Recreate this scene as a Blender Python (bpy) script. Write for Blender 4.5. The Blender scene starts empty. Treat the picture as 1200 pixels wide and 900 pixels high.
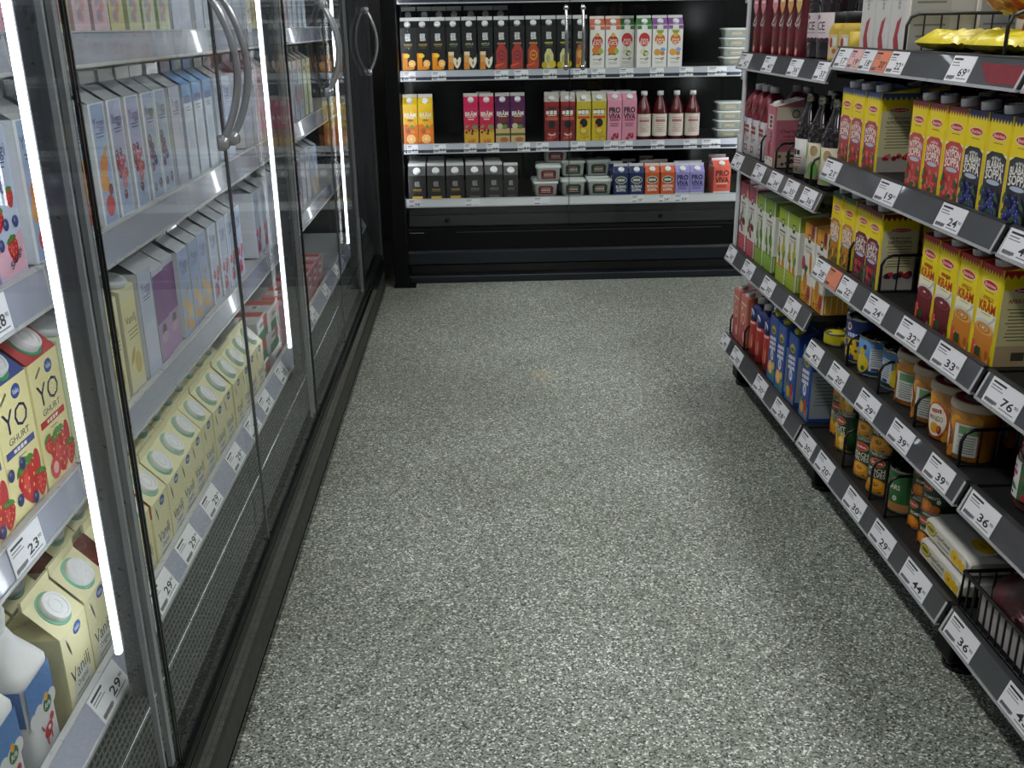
import bpy, bmesh, math, random
from mathutils import Vector, Matrix
random.seed(7)
S = bpy.context.scene
COL = S.collection
PI = math.pi
ORD = ['first','second','third','fourth','fifth','sixth','seventh','eighth','ninth','tenth','eleventh','twelfth','thirteenth','fourteenth','fifteenth','sixteenth']

# ------------------------------------------------------------------ materials
def lin(h):
    h = h.lstrip('#'); c = [int(h[i:i+2], 16)/255 for i in (0, 2, 4)]
    return tuple((x/12.92 if x <= .04045 else ((x+.055)/1.055)**2.4) for x in c) + (1,)
MATS = {}
def mat(name, hexc, rough=.45, metal=0., emit=0., spec=.5, noise=.08, nscale=60., trans=0., bump=0., coat=0.):
    m = bpy.data.materials.new(name); m.use_nodes = True
    nt = m.node_tree; b = nt.nodes['Principled BSDF']
    b.inputs['Base Color'].default_value = lin(hexc)
    b.inputs['Roughness'].default_value = rough
    b.inputs['Metallic'].default_value = metal
    b.inputs['Specular IOR Level'].default_value = spec
    b.inputs['Coat Weight'].default_value = coat
    if trans: b.inputs['Transmission Weight'].default_value = trans
    if emit:
        b.inputs['Emission Color'].default_value = lin(hexc); b.inputs['Emission Strength'].default_value = emit
    if noise:
        tc = nt.nodes.new('ShaderNodeTexCoord'); n = nt.nodes.new('ShaderNodeTexNoise'); n.inputs['Scale'].default_value = nscale
        r = nt.nodes.new('ShaderNodeMapRange'); r.inputs['To Min'].default_value = max(0.02, rough-noise); r.inputs['To Max'].default_value = min(1, rough+noise)
        nt.links.new(tc.outputs['Object'], n.inputs['Vector']); nt.links.new(n.outputs['Fac'], r.inputs['Value']); nt.links.new(r.outputs['Result'], b.inputs['Roughness'])
        if bump:
            bp = nt.nodes.new('ShaderNodeBump'); bp.inputs['Strength'].default_value = bump; bp.inputs['Distance'].default_value = .002
            nt.links.new(n.outputs['Fac'], bp.inputs['Height']); nt.links.new(bp.outputs['Normal'], b.inputs['Normal'])
    MATS[name] = m
    return m
def c(hexc, rough=.42):
    k = 'print_' + hexc.lstrip('#') + ('' if rough == .42 else '_%d' % (rough*100))
    return MATS.get(k) or mat(k, hexc, rough)

mat('black_metal', '08090a', .45, noise=.1, spec=.2)
mat('black_gloss', '08090a', .18, noise=.05)
mat('navy_bumper', '10161e', .38)
mat('dark_frame', '3a3b3e', .35)
mat('mullion_grey', '56575b', .3, metal=.4)
mat('spacer', '8b8e92', .5, noise=0)
mat('rail_navy', '30333f', .3)
mat('rail_grey', 'b9bbc6', .3, coat=.3)
mat('led_back', 'f4f8ff', .4, emit=20.0, noise=0)
mat('black_liner', '070809', .22, noise=.05)
mat('seal', '101311', .3)
mat('kick_panel', '282a24', .5, noise=.1)
mat('rail_dark', '46484c', .34, noise=.1, nscale=25, coat=.5)
mat('rail_clear', 'a3a6b8', .22, noise=.1, nscale=25, coat=.4)
mat('rail_edge', 'b9babd', .3)
mat('rail_white', 'dedee2', .35)
mat('shelf_white', 'c9cace', .45)
mat('shelf_black', '161718', .5)
mat('liner_white', 'c4c6cb', .5)
mat('steel', 'b8babd', .22, metal=1., noise=.08)
mat('chrome_plastic', 'b4b6ba', .2, metal=.6, noise=.05, coat=.4)
mat('wire_black', '0c0c0d', .35)
mat('tag_white', 'e9e9ee', .5)
mat('tag_pink', 'e8b9b4', .5)
mat('tag_orange', 'e58a6a', .5)
mat('ink', '1b1b20', .5)
mat('ink_grey', '77787e', .5)
mat('led', 'f4f8ff', .4, emit=12.0, noise=0)
mat('led_top', 'f4f8ff', .4, emit=7.0, noise=0)
mat('ceiling_lamp', 'fdfdfb', .4, emit=16.8, noise=0)
mat('wall_paint', '8a8a88', .7, bump=.2, nscale=200)
mat('ceiling_paint', '55565a', .8, bump=.2, nscale=120)
mat('cap_white', 'e4e4e6', .35)
mat('tin', '9d9a90', .28, metal=1.)
mat('tin_dark', '2a2724', .25, metal=.6)
mat('foil', 'd6d8e0', .22, metal=.25, bump=.3, nscale=40, coat=.3)
mat('dark_glass', '20161a', .12, spec=.6, coat=.6, noise=.03)
mat('jam_glass', '4a1a17', .12, spec=.6, coat=.6, noise=.03)
mat('peach_pulp', 'b5741e', .25, noise=.1, coat=.5, nscale=30)
mat('red_juice', '57141a', .12, coat=.6, noise=.03)
mat('tub_clear', 'a9aca9', .3, noise=.1, nscale=30, coat=.3)

def glass_mat(name, tint, ior=1.5, f=1.0):
    m = bpy.data.materials.new(name); m.use_nodes = True; nt = m.node_tree; nt.nodes.clear()
    out = nt.nodes.new('ShaderNodeOutputMaterial'); mix = nt.nodes.new('ShaderNodeMixShader')
    tr = nt.nodes.new('ShaderNodeBsdfTransparent'); tr.inputs['Color'].default_value = lin(tint)
    gl = nt.nodes.new('ShaderNodeBsdfGlossy'); gl.inputs['Roughness'].default_value = .0
    tc = nt.nodes.new('ShaderNodeTexCoord'); n = nt.nodes.new('ShaderNodeTexNoise'); n.inputs['Scale'].default_value = 3.
    mr = nt.nodes.new('ShaderNodeMapRange'); mr.inputs['To Min'].default_value = .0; mr.inputs['To Max'].default_value = .02
    f0 = ((ior-1)/(ior+1))**2
    fr = nt.nodes.new('ShaderNodeLayerWeight'); pw = nt.nodes.new('ShaderNodeMath'); pw.operation = 'POWER'; pw.inputs[1].default_value = 5.
    mu = nt.nodes.new('ShaderNodeMath'); mu.operation = 'MULTIPLY_ADD'; mu.inputs[1].default_value = (1-f0)*f; mu.inputs[2].default_value = f0*f
    nt.links.new(fr.outputs['Facing'], pw.inputs[0])
    L = nt.links.new
    L(tc.outputs['Object'], n.inputs['Vector']); L(n.outputs['Fac'], mr.inputs['Value']); L(mr.outputs['Result'], gl.inputs['Roughness'])
    L(pw.outputs[0], mu.inputs[0]); L(mu.outputs[0], mix.inputs['Fac']); L(tr.outputs[0], mix.inputs[1]); L(gl.outputs[0], mix.inputs[2]); L(mix.outputs[0], out.inputs['Surface'])
    MATS[name] = m
glass_mat('door_glass', 'fafcfb', 1.42, .5)
glass_mat('clear_plastic', 'eef0f0', 1.45)

def perforated(name, hole, metal_c, sx, sz):
    m = mat(name, metal_c, .55, metal=0., noise=0, spec=.3); nt = m.node_tree; b = nt.nodes['Principled BSDF']
    tc = nt.nodes.new('ShaderNodeTexCoord'); sep = nt.nodes.new('ShaderNodeSeparateXYZ'); cmb = nt.nodes.new('ShaderNodeCombineXYZ')
    add = nt.nodes.new('ShaderNodeMath'); add.operation = 'ADD'
    br = nt.nodes.new('ShaderNodeTexBrick'); br.offset = 0.; br.inputs['Scale'].default_value = 1.
    br.inputs['Brick Width'].default_value = sx; br.inputs['Row Height'].default_value = sz
    br.inputs['Mortar Size'].default_value = min(sx, sz)*.22; br.inputs['Mortar Smooth'].default_value = .1
    br.inputs['Color1'].default_value = lin(hole); br.inputs['Color2'].default_value = lin(hole); br.inputs['Mortar'].default_value = lin(metal_c)
    L = nt.links.new
    L(tc.outputs['Object'], sep.inputs[0]); L(sep.outputs['X'], add.inputs[0]); L(sep.outputs['Y'], add.inputs[1])
    L(add.outputs[0], cmb.inputs['X']); L(sep.outputs['Z'], cmb.inputs['Y']); L(cmb.outputs[0], br.inputs['Vector']); L(br.outputs['Color'], b.inputs['Base Color'])
perforated('grill_dark', '040405', '242528', .009, .009)
perforated('grill_air', '0e0f10', '5c5e60', .014, .008)

def floor_mat():
    m = bpy.data.materials.new('terrazzo_vinyl'); m.use_nodes = True; nt = m.node_tree; b = nt.nodes['Principled BSDF']; L = nt.links.new
    tc = nt.nodes.new('ShaderNodeTexCoord')
    def ramp(src, stops, const=True):
        r = nt.nodes.new('ShaderNodeValToRGB'); r.color_ramp.interpolation = 'CONSTANT' if const else 'LINEAR'
        e = r.color_ramp.elements
        while len(e) < len(stops): e.new(.5)
        for k, (p, h) in enumerate(stops): e[k].position = p; e[k].color = lin(h)
        L(src, r.inputs['Fac']); return r
    def vor(scale):
        v = nt.nodes.new('ShaderNodeTexVoronoi'); v.inputs['Scale'].default_value = scale; v.inputs['Randomness'].default_value = 1.
        n = nt.nodes.new('ShaderNodeTexNoise'); n.inputs['Scale'].default_value = scale*.8
        ad = nt.nodes.new('ShaderNodeMix'); ad.data_type = 'VECTOR'; ad.inputs['Factor'].default_value = .0035*150/scale
        L(tc.outputs['Object'], n.inputs['Vector']); L(tc.outputs['Object'], ad.inputs['A']); L(n.outputs['Color'], ad.inputs['B'])
        L(ad.outputs['Result'], v.inputs['Vector'])
        s = nt.nodes.new('ShaderNodeSeparateColor'); L(v.outputs['Color'], s.inputs[0]); return s.outputs['Red']
    r1 = ramp(vor(300), [(0, '060706'), (.13, '2a2e2b'), (.23, '797f76'), (.52, '91978c'), (.74, 'a7ada2'), (.89, 'f6f9f2')])
    r2 = ramp(vor(560), [(0, '2c2e2b'), (.16, '747a71'), (.45, '959b90'), (.8, 'c0c5bb')])
    mx = nt.nodes.new('ShaderNodeMix'); mx.data_type = 'RGBA'; mx.inputs['Factor'].default_value = .22
    L(r1.outputs['Color'], mx.inputs['A']); L(r2.outputs['Color'], mx.inputs['B'])
    # wear: broad soft stains
    n = nt.nodes.new('ShaderNodeTexNoise'); n.inputs['Scale'].default_value = 1.7; n.inputs['Detail'].default_value = 4
    L(tc.outputs['Object'], n.inputs['Vector'])
    rw = ramp(n.outputs['Fac'], [(.35, 'e3e3df'), (.62, 'ffffff')], False)
    mw = nt.nodes.new('ShaderNodeMix'); mw.data_type = 'RGBA'; mw.blend_type = 'MULTIPLY'; mw.inputs['Factor'].default_value = 1.
    L(mx.outputs['Result'], mw.inputs['A']); L(rw.outputs['Color'], mw.inputs['B'])
    # small beige stain
    vd = nt.nodes.new('ShaderNodeVectorMath'); vd.operation = 'DISTANCE'; vd.inputs[1].default_value = (.22, 3.42, 0)
    nd = nt.nodes.new('ShaderNodeTexNoise'); nd.inputs['Scale'].default_value = 25; L(tc.outputs['Object'], nd.inputs['Vector'])
    L(tc.outputs['Object'], vd.inputs[0])
    ma = nt.nodes.new('ShaderNodeMath'); ma.operation = 'MULTIPLY_ADD'; ma.inputs[1].default_value = .08
    L(nd.outputs['Fac'], ma.inputs[0]); L(vd.outputs['Value'], ma.inputs[2])
    rs = nt.nodes.new('ShaderNodeMapRange'); rs.inputs['From Min'].default_value = .05; rs.inputs['From Max'].default_value = .10
    rs.inputs['To Min'].default_value = .35; rs.inputs['To Max'].default_value = 0.; L(ma.outputs[0], rs.inputs['Value'])
    ms = nt.nodes.new('ShaderNodeMix'); ms.data_type = 'RGBA'; L(rs.outputs['Result'], ms.inputs['Factor'])
    L(mw.outputs['Result'], ms.inputs['A']); ms.inputs['B'].default_value = lin('b09a70')
    L(ms.outputs['Result'], b.inputs['Base Color'])
    rr = nt.nodes.new('ShaderNodeMapRange'); rr.inputs['To Min'].default_value = .38; rr.inputs['To Max'].default_value = .55
    L(n.outputs['Fac'], rr.inputs['Value']); L(rr.outputs['Result'], b.inputs['Roughness'])
    b.inputs['Specular IOR Level'].default_value = .35
    MATS['terrazzo'] = m
floor_mat()
def getm(x):
    if isinstance(x, str): return MATS.get(x) or c(x)
    return x

# ------------------------------------------------------------------ mesh building
ORIGIN = {}
class MB:
    def __init__(s): s.v = []; s.f = []; s.mi = []; s.sm = []; s.mats = []
    def m(s, x):
        x = getm(x)
        if x not in s.mats: s.mats.append(x)
        return s.mats.index(x)
    def add(s, vs, fs, mt, smooth=False):
        o = len(s.v); k = s.m(mt); s.v += [tuple(p) for p in vs]
        for f in fs: s.f.append([i+o for i in f]); s.mi.append(k); s.sm.append(smooth)
    def box(s, x0, y0, z0, x1, y1, z1, mt, bev=0, seg=2):
        if bev:
            bm = bmesh.new(); bmesh.ops.create_cube(bm, size=1)
            for v in bm.verts: v.co = Vector(((x0+x1)/2+v.co.x*(x1-x0), (y0+y1)/2+v.co.y*(y1-y0), (z0+z1)/2+v.co.z*(z1-z0)))
            bmesh.ops.bevel(bm, geom=bm.edges[:], offset=bev, segments=seg, affect='EDGES', profile=.5)
            bm.verts.index_update(); s.add([v.co for v in bm.verts], [[v.index for v in f.verts] for f in bm.faces], mt, False); bm.free(); return
        s.add([(x0,y0,z0),(x1,y0,z0),(x1,y1,z0),(x0,y1,z0),(x0,y0,z1),(x1,y0,z1),(x1,y1,z1),(x0,y1,z1)],
              [(0,3,2,1),(4,5,6,7),(0,1,5,4),(1,2,6,5),(2,3,7,6),(3,0,4,7)], mt)
    def prism(s, prof, a, b, axis, mt, smooth=False):
        # prof: closed polygon (p,q) in the plane across `axis`
        n = len(prof)
        def P(p, t): return {'y': (p[0], t, p[1]), 'x': (t, p[0], p[1]), 'z': (p[0], p[1], t)}[axis]
        vs = [P(p, a) for p in prof] + [P(p, b) for p in prof]
        s.add(vs, [list(range(n)), list(range(2*n-1, n-1, -1))], mt)
        s.add(vs, [(i, (i+1) % n, n+(i+1) % n, n+i) for i in range(n)], mt, smooth)
    def lathe(s, prof, n, mt, ctr=(0,0,0), M=None, smooth=True, sx=1, sy=1):
        vs = []; fs = []
        for r, z in prof:
            for k in range(n):
                a = 2*PI*k/n; vs.append(Vector((r*math.cos(a)*sx, r*math.sin(a)*sy, z)))
        for j in range(len(prof)-1):
            for k in range(n): fs.append((j*n+k, j*n+(k+1) % n, (j+1)*n+(k+1) % n, (j+1)*n+k))
        if prof[0][0] > 1e-6: fs.append(list(range(n))[::-1])
        if prof[-1][0] > 1e-6: fs.append([(len(prof)-1)*n+k for k in range(n)])
        if M is not None: vs = [M @ v for v in vs]
        vs = [v+Vector(ctr) for v in vs]
        s.add(vs, fs, mt, smooth)
    def loft(s, rings, mt, smooth=True, caps=True):
        n = len(rings[0]); vs = [p for r in rings for p in r]; fs = []
        for j in range(len(rings)-1):
            for k in range(n): fs.append((j*n+k, j*n+(k+1) % n, (j+1)*n+(k+1) % n, (j+1)*n+k))
        s.add(vs, fs, mt, smooth)
        if caps: s.add(rings[0], [list(range(n))[::-1]], mt); s.add(rings[-1], [list(range(n))], mt)
    def tube(s, pts, r, mt, n=8, caps=True):
        pts = [Vector(p) for p in pts]; rings = []; up = None
        for i, p in enumerate(pts):
            t = (pts[min(i+1, len(pts)-1)]-pts[max(i-1, 0)]).normalized()
            if up is None: up = Vector((0,0,1)) if abs(t.z) < .9 else Vector((1,0,0))
            a = t.cross(up).normalized(); b2 = a.cross(t).normalized(); up = b2
            rings.append([p + r*(math.cos(2*PI*k/n)*a+math.sin(2*PI*k/n)*b2) for k in range(n)])
        s.loft(rings, mt, True, caps)
    def mesh(s, name, off=None):
        me = bpy.data.meshes.new(name)
        vs = s.v if off is None else [(p[0]-off[0], p[1]-off[1], p[2]-off[2]) for p in s.v]
        me.from_pydata(vs, [], s.f)
        for m_ in s.mats: me.materials.append(m_)
        me.polygons.foreach_set('material_index', s.mi); me.polygons.foreach_set('use_smooth', s.sm)
        me.update(); return me
    def build(s, name, parent=None, fixn=True):
        off = None
        if parent is not None: off = ORIGIN.get(parent.name, (0,0,0))
        me = s.mesh(name, off)
        if fixn:
            bm = bmesh.new(); bm.from_mesh(me); bmesh.ops.recalc_face_normals(bm, faces=bm.faces); bm.to_mesh(me); bm.free()
        o = bpy.data.objects.new(name, me); COL.objects.link(o)
        if parent is not None: o.parent = parent; ORIGIN[o.name] = off
        return o
def thing(name, label, cat, loc, group=None, rz=0):
    o = bpy.data.objects.new(name, None); COL.objects.link(o); o.empty_display_size = .05
    o.location = loc; o.rotation_euler = (0, 0, rz); o['label'] = label; o['category'] = cat
    if group: o['group'] = group
    ORIGIN[o.name] = tuple(loc); return o
def struct(name, mb): o = mb.build(name); o['kind'] = 'structure'; return o

# ------------------------------------------------------------------ flat lettering and printed artwork
GLY = {}
UNREAD = set('RABARBER JORDGUBB OAT RIS BEER KESO kvarg majs OLIVE CHILI HUMMUS GELE vilda lingon sylt alpro CHERRY PEAR TROPIC FRUIT_ DRINK BERRY smak milk Mild mix BLEND BLOOD LEMON MORE HALLON BÄR GUL Saft bär frukt laktosfri MJÖLK Rabarber DOLE'.split()) | {'PEAR PINE', 'i juice'}
def glyphs(t, off=.012):
    if (t, off) in GLY: return GLY[(t, off)]
    cu = bpy.data.curves.new('lettering', 'FONT'); cu.body = t; cu.resolution_u = 2; cu.offset = off
    o = bpy.data.objects.new('lettering', cu); COL.objects.link(o)
    me = bpy.data.meshes.new_from_object(o.evaluated_get(bpy.context.evaluated_depsgraph_get()))
    vs = [tuple(v.co[:2]) for v in me.vertices]; fs = [list(p.vertices) for p in me.polygons]
    bpy.data.objects.remove(o); bpy.data.curves.remove(cu); bpy.data.meshes.remove(me)
    x0 = min(v[0] for v in vs); x1 = max(v[0] for v in vs); y1 = max(.69, .69)
    vs = [(v[0]-x0, v[1]) for v in vs]
    GLY[(t, off)] = (vs, fs, x1-x0); return GLY[(t, off)]
class Dec:
    """printed layers on a face: plane (o,u,v,n) or a vertical cylinder"""
    def __init__(s, mb, o=None, u=None, v=None, n=None, cyl=None, e0=.0002, de=4e-5):
        s.mb = mb; s.e0 = e0; s.de = de; s.L = 0; s.hold = False; s.cyl = cyl
        if cyl is None: s.o = Vector(o); s.u = Vector(u); s.vv = Vector(v); s.n = Vector(n)
    def P(s, a, b):
        h = s.e0+s.L*s.de
        if s.cyl is None: return s.o+s.u*a+s.vv*b+s.n*h
        cx, cy, R, z0 = s.cyl; r = (R(b) if callable(R) else R); th = a/(R(.0) if callable(R) else R)-PI/2
        return Vector((cx+(r+h)*math.cos(th), cy+(r+h)*math.sin(th), z0+b))
    def nxt(s):
        if not s.hold: s.L += 1
    def raw(s, pts, fs, mt):
        if s.cyl is None: s.mb.add([s.P(*p) for p in pts], fs, mt); return
        bw = .006
        for f in fs:
            q = [pts[i] for i in f]; a0 = min(p[0] for p in q); a1 = max(p[0] for p in q)
            k0 = math.floor(a0/bw); k1 = math.floor(a1/bw-1e-9)
            for k in range(k0, k1+1):
                r = q
                for side, lim in ((1, k*bw), (-1, (k+1)*bw)):
                    out = []
                    for i in range(len(r)):
                        A, B = r[i-1], r[i]; ia = side*(A[0]-lim) >= -1e-12; ib = side*(B[0]-lim) >= -1e-12
                        if ia != ib:
                            t = (lim-A[0])/(B[0]-A[0]); out.append((lim, A[1]+t*(B[1]-A[1])))
                        if ib: out.append(B)
                    r = out
                    if len(r) < 3: break
                if len(r) >= 3: s.mb.add([s.P(*p) for p in r], [list(range(len(r)))], mt)
    def poly(s, pts, mt): s.raw(pts, [list(range(len(pts)))], mt); s.nxt()
    def rect(s, a0, b0, a1, b1, mt): s.poly([(a0,b0),(a1,b0),(a1,b1),(a0,b1)], mt)
    def ell(s, a, b, ra, rb, mt, n=14, rot=0):
        cr, sr = math.cos(rot), math.sin(rot); p = []
        for k in range(n):
            x = ra*math.cos(2*PI*k/n); y = rb*math.sin(2*PI*k/n); p.append((a+x*cr-y*sr, b+x*sr+y*cr))
        s.poly(p, mt)
    def text(s, t, a, b, h, mt, w=None, rot=0, bold=.012, arch=0):
        if t in UNREAD:   # print too small to read in the photo: a broken bar of ink
            ww = abs(w) if w else h*len(t)*.6; n = max(2, len(t)); cr, sr = math.cos(rot), math.sin(rot); hold = s.hold; s.hold = True
            for i in range(n):
                x0 = -ww/2+ww*i/n; x1 = x0+ww/n*.78; q = .5 if i % 3 else .42
                s.poly([(a+x*cr-y*sr, b+x*sr+y*cr) for x, y in ((x0,-h*q),(x1,-h*q),(x1,h*q),(x0,h*q))], mt)
            s.hold = hold; s.nxt(); return
        vs, fs, W = glyphs(t, bold); k = h/.69; kx = k if w is None else min(k*1.6, w/W) if w < 0 else w/W
        cr, sr = math.cos(rot), math.sin(rot); pts = []
        for x, y in vs:
            X = (x-W/2)*kx; Y = (y-.345)*k
            if arch: Y -= arch*(X/(W*kx/2))**2
            pts.append((a+X*cr-Y*sr, b+X*sr+Y*cr))
        s.raw(pts, fs, mt); s.nxt()
    def lines(s, a0, a1, b, n, pitch, mt, th=.35, seed=1):
        rnd = random.Random(seed); hold = s.hold; s.hold = True
        for i in range(n):
            k = rnd.uniform(.0, .12)*(a1-a0)
            s.rect(a0+k, b-i*pitch-pitch*th, a1-k*rnd.uniform(.3, 1.5), b-i*pitch, mt)
        s.hold = hold; s.nxt()
    def leaf(s, a, b, l, w, rot, mt):
        p = [(-l/2,0),(-l*.2,w*.45),(l*.15,w*.45),(l/2,0),(l*.15,-w*.45),(-l*.2,-w*.45)]; cr, sr = math.cos(rot), math.sin(rot)
        s.poly([(a+x*cr-y*sr, b+x*sr+y*cr) for x, y in p], mt)
    def cluster(s, a0, b0, a1, b1, n, r, mts, hi=None, seed=3):
        rnd = random.Random(seed)
        for i in range(n):
            a = rnd.uniform(a0+r, a1-r) if a1-a0 > 2*r else (a0+a1)/2; b = rnd.uniform(b0+r, b1-r) if b1-b0 > 2*r else (b0+b1)/2
            q = r*rnd.uniform(.75, 1.1); s.ell(a, b, q, q, mts[i % len(mts)], 10)
            if hi: s.ell(a-q*.25, b+q*.3, q*.35, q*.3, hi, 6)
    def slice(s, a, b, r, rind='f08a1d', pulp='f6b545', pith='fbe9c0'):
        s.ell(a, b, r, r, rind, 18); s.ell(a, b, r*.86, r*.86, pith, 18)
        h = s.hold; s.hold = True
        for k in range(8):
            t = 2*PI*k/8; d = .33
            s.poly([(a+r*.1*math.cos(t), b+r*.1*math.sin(t)), (a+r*.78*math.cos(t-d), b+r*.78*math.sin(t-d)), (a+r*.8*math.cos(t), b+r*.8*math.sin(t)), (a+r*.78*math.cos(t+d), b+r*.78*math.sin(t+d))], pulp)
        s.hold = h; s.nxt()
    def strawberry(s, a, b, r, rot=0):
        p = [(-.95,.45),(-.6,.9),(0,.8),(.6,.9),(.95,.45),(.8,-.25),(.35,-.9),(0,-1.1),(-.35,-.9),(-.8,-.25)]; cr, sr = math.cos(rot), math.sin(rot)
        T = lambda x, y: (a+r*(x*cr-y*sr), b+r*(x*sr+y*cr))
        s.poly([T(*q) for q in p], 'c9212a')
        s.poly([T(*q) for q in [(-.55,.2),(-.3,.6),(.05,.5),(-.1,-.3),(-.35,-.5)]], 'e2484a')
        h = s.hold; s.hold = True
        for x, y in [(-.5,.1),(0,.2),(.5,.1),(-.25,-.3),(.25,-.3),(0,-.7),(.6,.5),(-.6,.5)]: s.ell(*T(x, y), r*.07, r*.09, 'f0c060', 6)
        s.hold = h; s.nxt()
        for k in range(5): s.leaf(*T((k-2)*.3, .95), r*.75, r*.3, rot+PI*(.15+.17*k), '4f8a35')

def oval_logo(D, a, b, w, h, mt='c4161c', t='Ekströms', tm='f3e9e0'):
    D.ell(a, b, w/2+.0015, h/2+.0015, 'f0e6d8', 18); D.ell(a, b, w/2, h/2, mt, 18); D.text(t, a, b, h*.42, tm, w*.78)

# ------------------------------------------------------------------ product shapes. Local frame: front is -Y, base at z=0
PROTO = {}
def proto(key, parts): PROTO[key] = parts
def front(mb, w, d, z0=0): return Dec(mb, (0, -d/2, z0), (1,0,0), (0,0,1), (0,-1,0))
def side(mb, w, d, sgn=1):   # +1: the side at +x
    return Dec(mb, (sgn*w/2, 0, 0), (0,sgn,0), (0,0,1), (sgn,0,0))

def cap_mesh(r, h, M, mt='cap_white', ring=None):
    mb = MB()
    if ring: mb.lathe([(0, -.0004), (r*1.22, -.0004), (r*1.22, .0009), (r*1.1, .0011), (0, .0011)], 22, ring, M=None if M is None else M)
    mb.lathe([(r, 0), (r, h*.7), (r*.95, h), (r*.80, h), (r*.77, h*.88), (r*.56, h*.88), (r*.53, h*.98), (r*.40, h*.98), (r*.37, h*.88), (0, h*.88)], 24, mt, M=M, smooth=False)
    return mb.mesh('cap')

def gable(key, w, d, hb, hs, ht, base, top, paint=None, spaint=None, cap=None, capm='cap_white', ring=None, fold='', bev=0, fin=None):
    """gable-top carton: body, two sloping roof panels, infolded ends and a sealed ridge fin"""
    mb = MB(); W, D_ = w/2, d/2
    V = [(-W,-D_,0),(W,-D_,0),(W,D_,0),(-W,D_,0),(-W,-D_,hb),(W,-D_,hb),(W,D_,hb),(-W,D_,hb)]
    mb.add(V, [(0,1,5,4),(1,2,6,5),(2,3,7,6),(3,0,4,7),(0,3,2,1)], base)
    mb.add([(-W,-D_,hb),(W,-D_,hb),(W,-.002,hs),(-W,-.002,hs)], [(0,1,2,3)], top)
    mb.add([(W,D_,hb),(-W,D_,hb),(-W,.002,hs),(W,.002,hs)], [(0,1,2,3)], top)
    for sx in (1, -1):
        P = (sx*(W-.42*w), 0, hb+.35*(hs-hb)); a = (sx*W,-D_,hb); b = (sx*W,D_,hb); e = (sx*W,-.002,hs); g = (sx*W,.002,hs)
        mb.add([a, b, P], [(0,1,2)], fold or top); mb.add([a, P, e], [(0,1,2)], fold or top); mb.add([b, g, P], [(0,1,2)], fold or top); mb.add([e, P, g], [(0,1,2)], fold or top)
    mb.box(-W, -.002, hs, W, .002, ht, fin or top)
    if paint:
        D = front(mb, w, d); paint(D, w, hb)
    if spaint:
        for sg in (1, -1): spaint(side(mb, w, d, sg), d, hb)
    parts = [('body', mb.mesh('body'))]
    if cap:
        r, h, t = cap; ang = math.atan2(hs-hb, D_)
        M = Matrix.Translation((0, -D_+t*D_, hb+t*(hs-hb)+.0006)) @ Matrix.Rotation(ang, 4, 'X')
        parts.append(('cap', cap_mesh(r, h, M, capm, ring)))
    proto(key, parts)

def slim(key, w, d, h, base, top, paint=None, spaint=None, cap=(.016, .016), capm='cap_white', zig=None, slope=.012, capx=0):
    """slim flat-topped carton with a screw cap; the top slopes slightly down to the front"""
    mb = MB(); W, D_ = w/2, d/2; hf = h-slope; e = .004
    V = [(-W+e,-D_,0),(W-e,-D_,0),(W,-D_+e,0),(W,D_-e,0),(W-e,D_,0),(-W+e,D_,0),(-W,D_-e,0),(-W,-D_+e,0)]
    def ht(y): return hf+(h-hf)*(y+D_)/d
    T = [(x, y, ht(y)) for x, y, _ in V]; n = 8
    mb.add(V+T, [(i, (i+1) % n, n+(i+1) % n, n+i) for i in range(n)] + [list(range(n))[::-1]], base)
    mb.add(T, [list(range(n))], top)
    # folded ear seam on the roof
    mb.box(-W*.9, D_*.35, ht(D_*.35)-.001, W*.9, D_*.35+.003, ht(D_*.35)+.0035, top)
    if zig:
        col, dep, k = zig
        for D, ww in ((front(mb, w, d), w), (side(mb, w, d, 1), d), (side(mb, w, d, -1), d)):
            p = [(-ww/2+.002, hf), (-ww/2+.002, hf-dep)]
            for i in range(k): p += [(-ww/2+.002+(i+.5)*(ww-.004)/k, hf-dep*.45), (-ww/2+.002+(i+1)*(ww-.004)/k, hf-dep)]
            p += [(ww/2-.002, hf)]
            # fan as small trapezoids so that the saw edge stays clean
            D.hold = True
            D.rect(-ww/2+.002, hf-dep*.45, ww/2-.002, hf, col)
            for i in range(k):
                a = -ww/2+.002+i*(ww-.004)/k; b = a+(ww-.004)/k
                D.poly([(a-(b-a)*.0, hf-dep), (a+(b-a)*.5, hf-dep*.45), (a, hf-dep*.45)], col); D.poly([(b, hf-dep), (b, hf-dep*.45), (a+(b-a)*.5, hf-dep*.45)], col)
    if paint:
        D = front(mb, w, d); D.L = 1; paint(D, w, hf)
    if spaint:
        for sg in (1, -1):
            D = side(mb, w, d, sg); D.L = 1; spaint(D, d, hf)
    parts = [('body', mb.mesh('body'))]
    if cap:
        r, ch = cap; y = -D_+r*1.25; M = Matrix.Translation((capx, y, ht(y)-.001)) @ Matrix.Rotation(math.atan2(slope, d), 4, 'X')
        parts.append(('cap', cap_mesh(r, ch, M, capm)))
    proto(key, parts)

def round_pack(key, prof, base, paint=None, label=None, lid=None, n=36, extra=None, bodyname='body'):
    """turned container. label: (z0,z1,R,mat) sleeve; lid: (profile, mat)"""
    mb = MB(); mb.lathe(prof, n, base)
    parts = []
    if label:
        z0, z1, R, mt = label; mb.lathe([(R-.0006, z0), (R, z0), (R, z1), (R-.0006, z1)], n, mt)
        if paint: paint(Dec(mb, cyl=(0, 0, R+.0001, z0)), R, z1-z0)
    elif paint: paint(Dec(mb, cyl=(0, 0, prof[1][0], 0)), prof[1][0], prof[-1][1])
    if extra: extra(mb)
    parts.append((bodyname, mb.mesh(bodyname)))
    if lid:
        nm, pr, mt, *pt = lid; l = MB(); l.lathe(pr, n, mt)
        if pt: pt[0](l)
        parts.append((nm, l.mesh(nm)))
    proto(key, parts)

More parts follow.
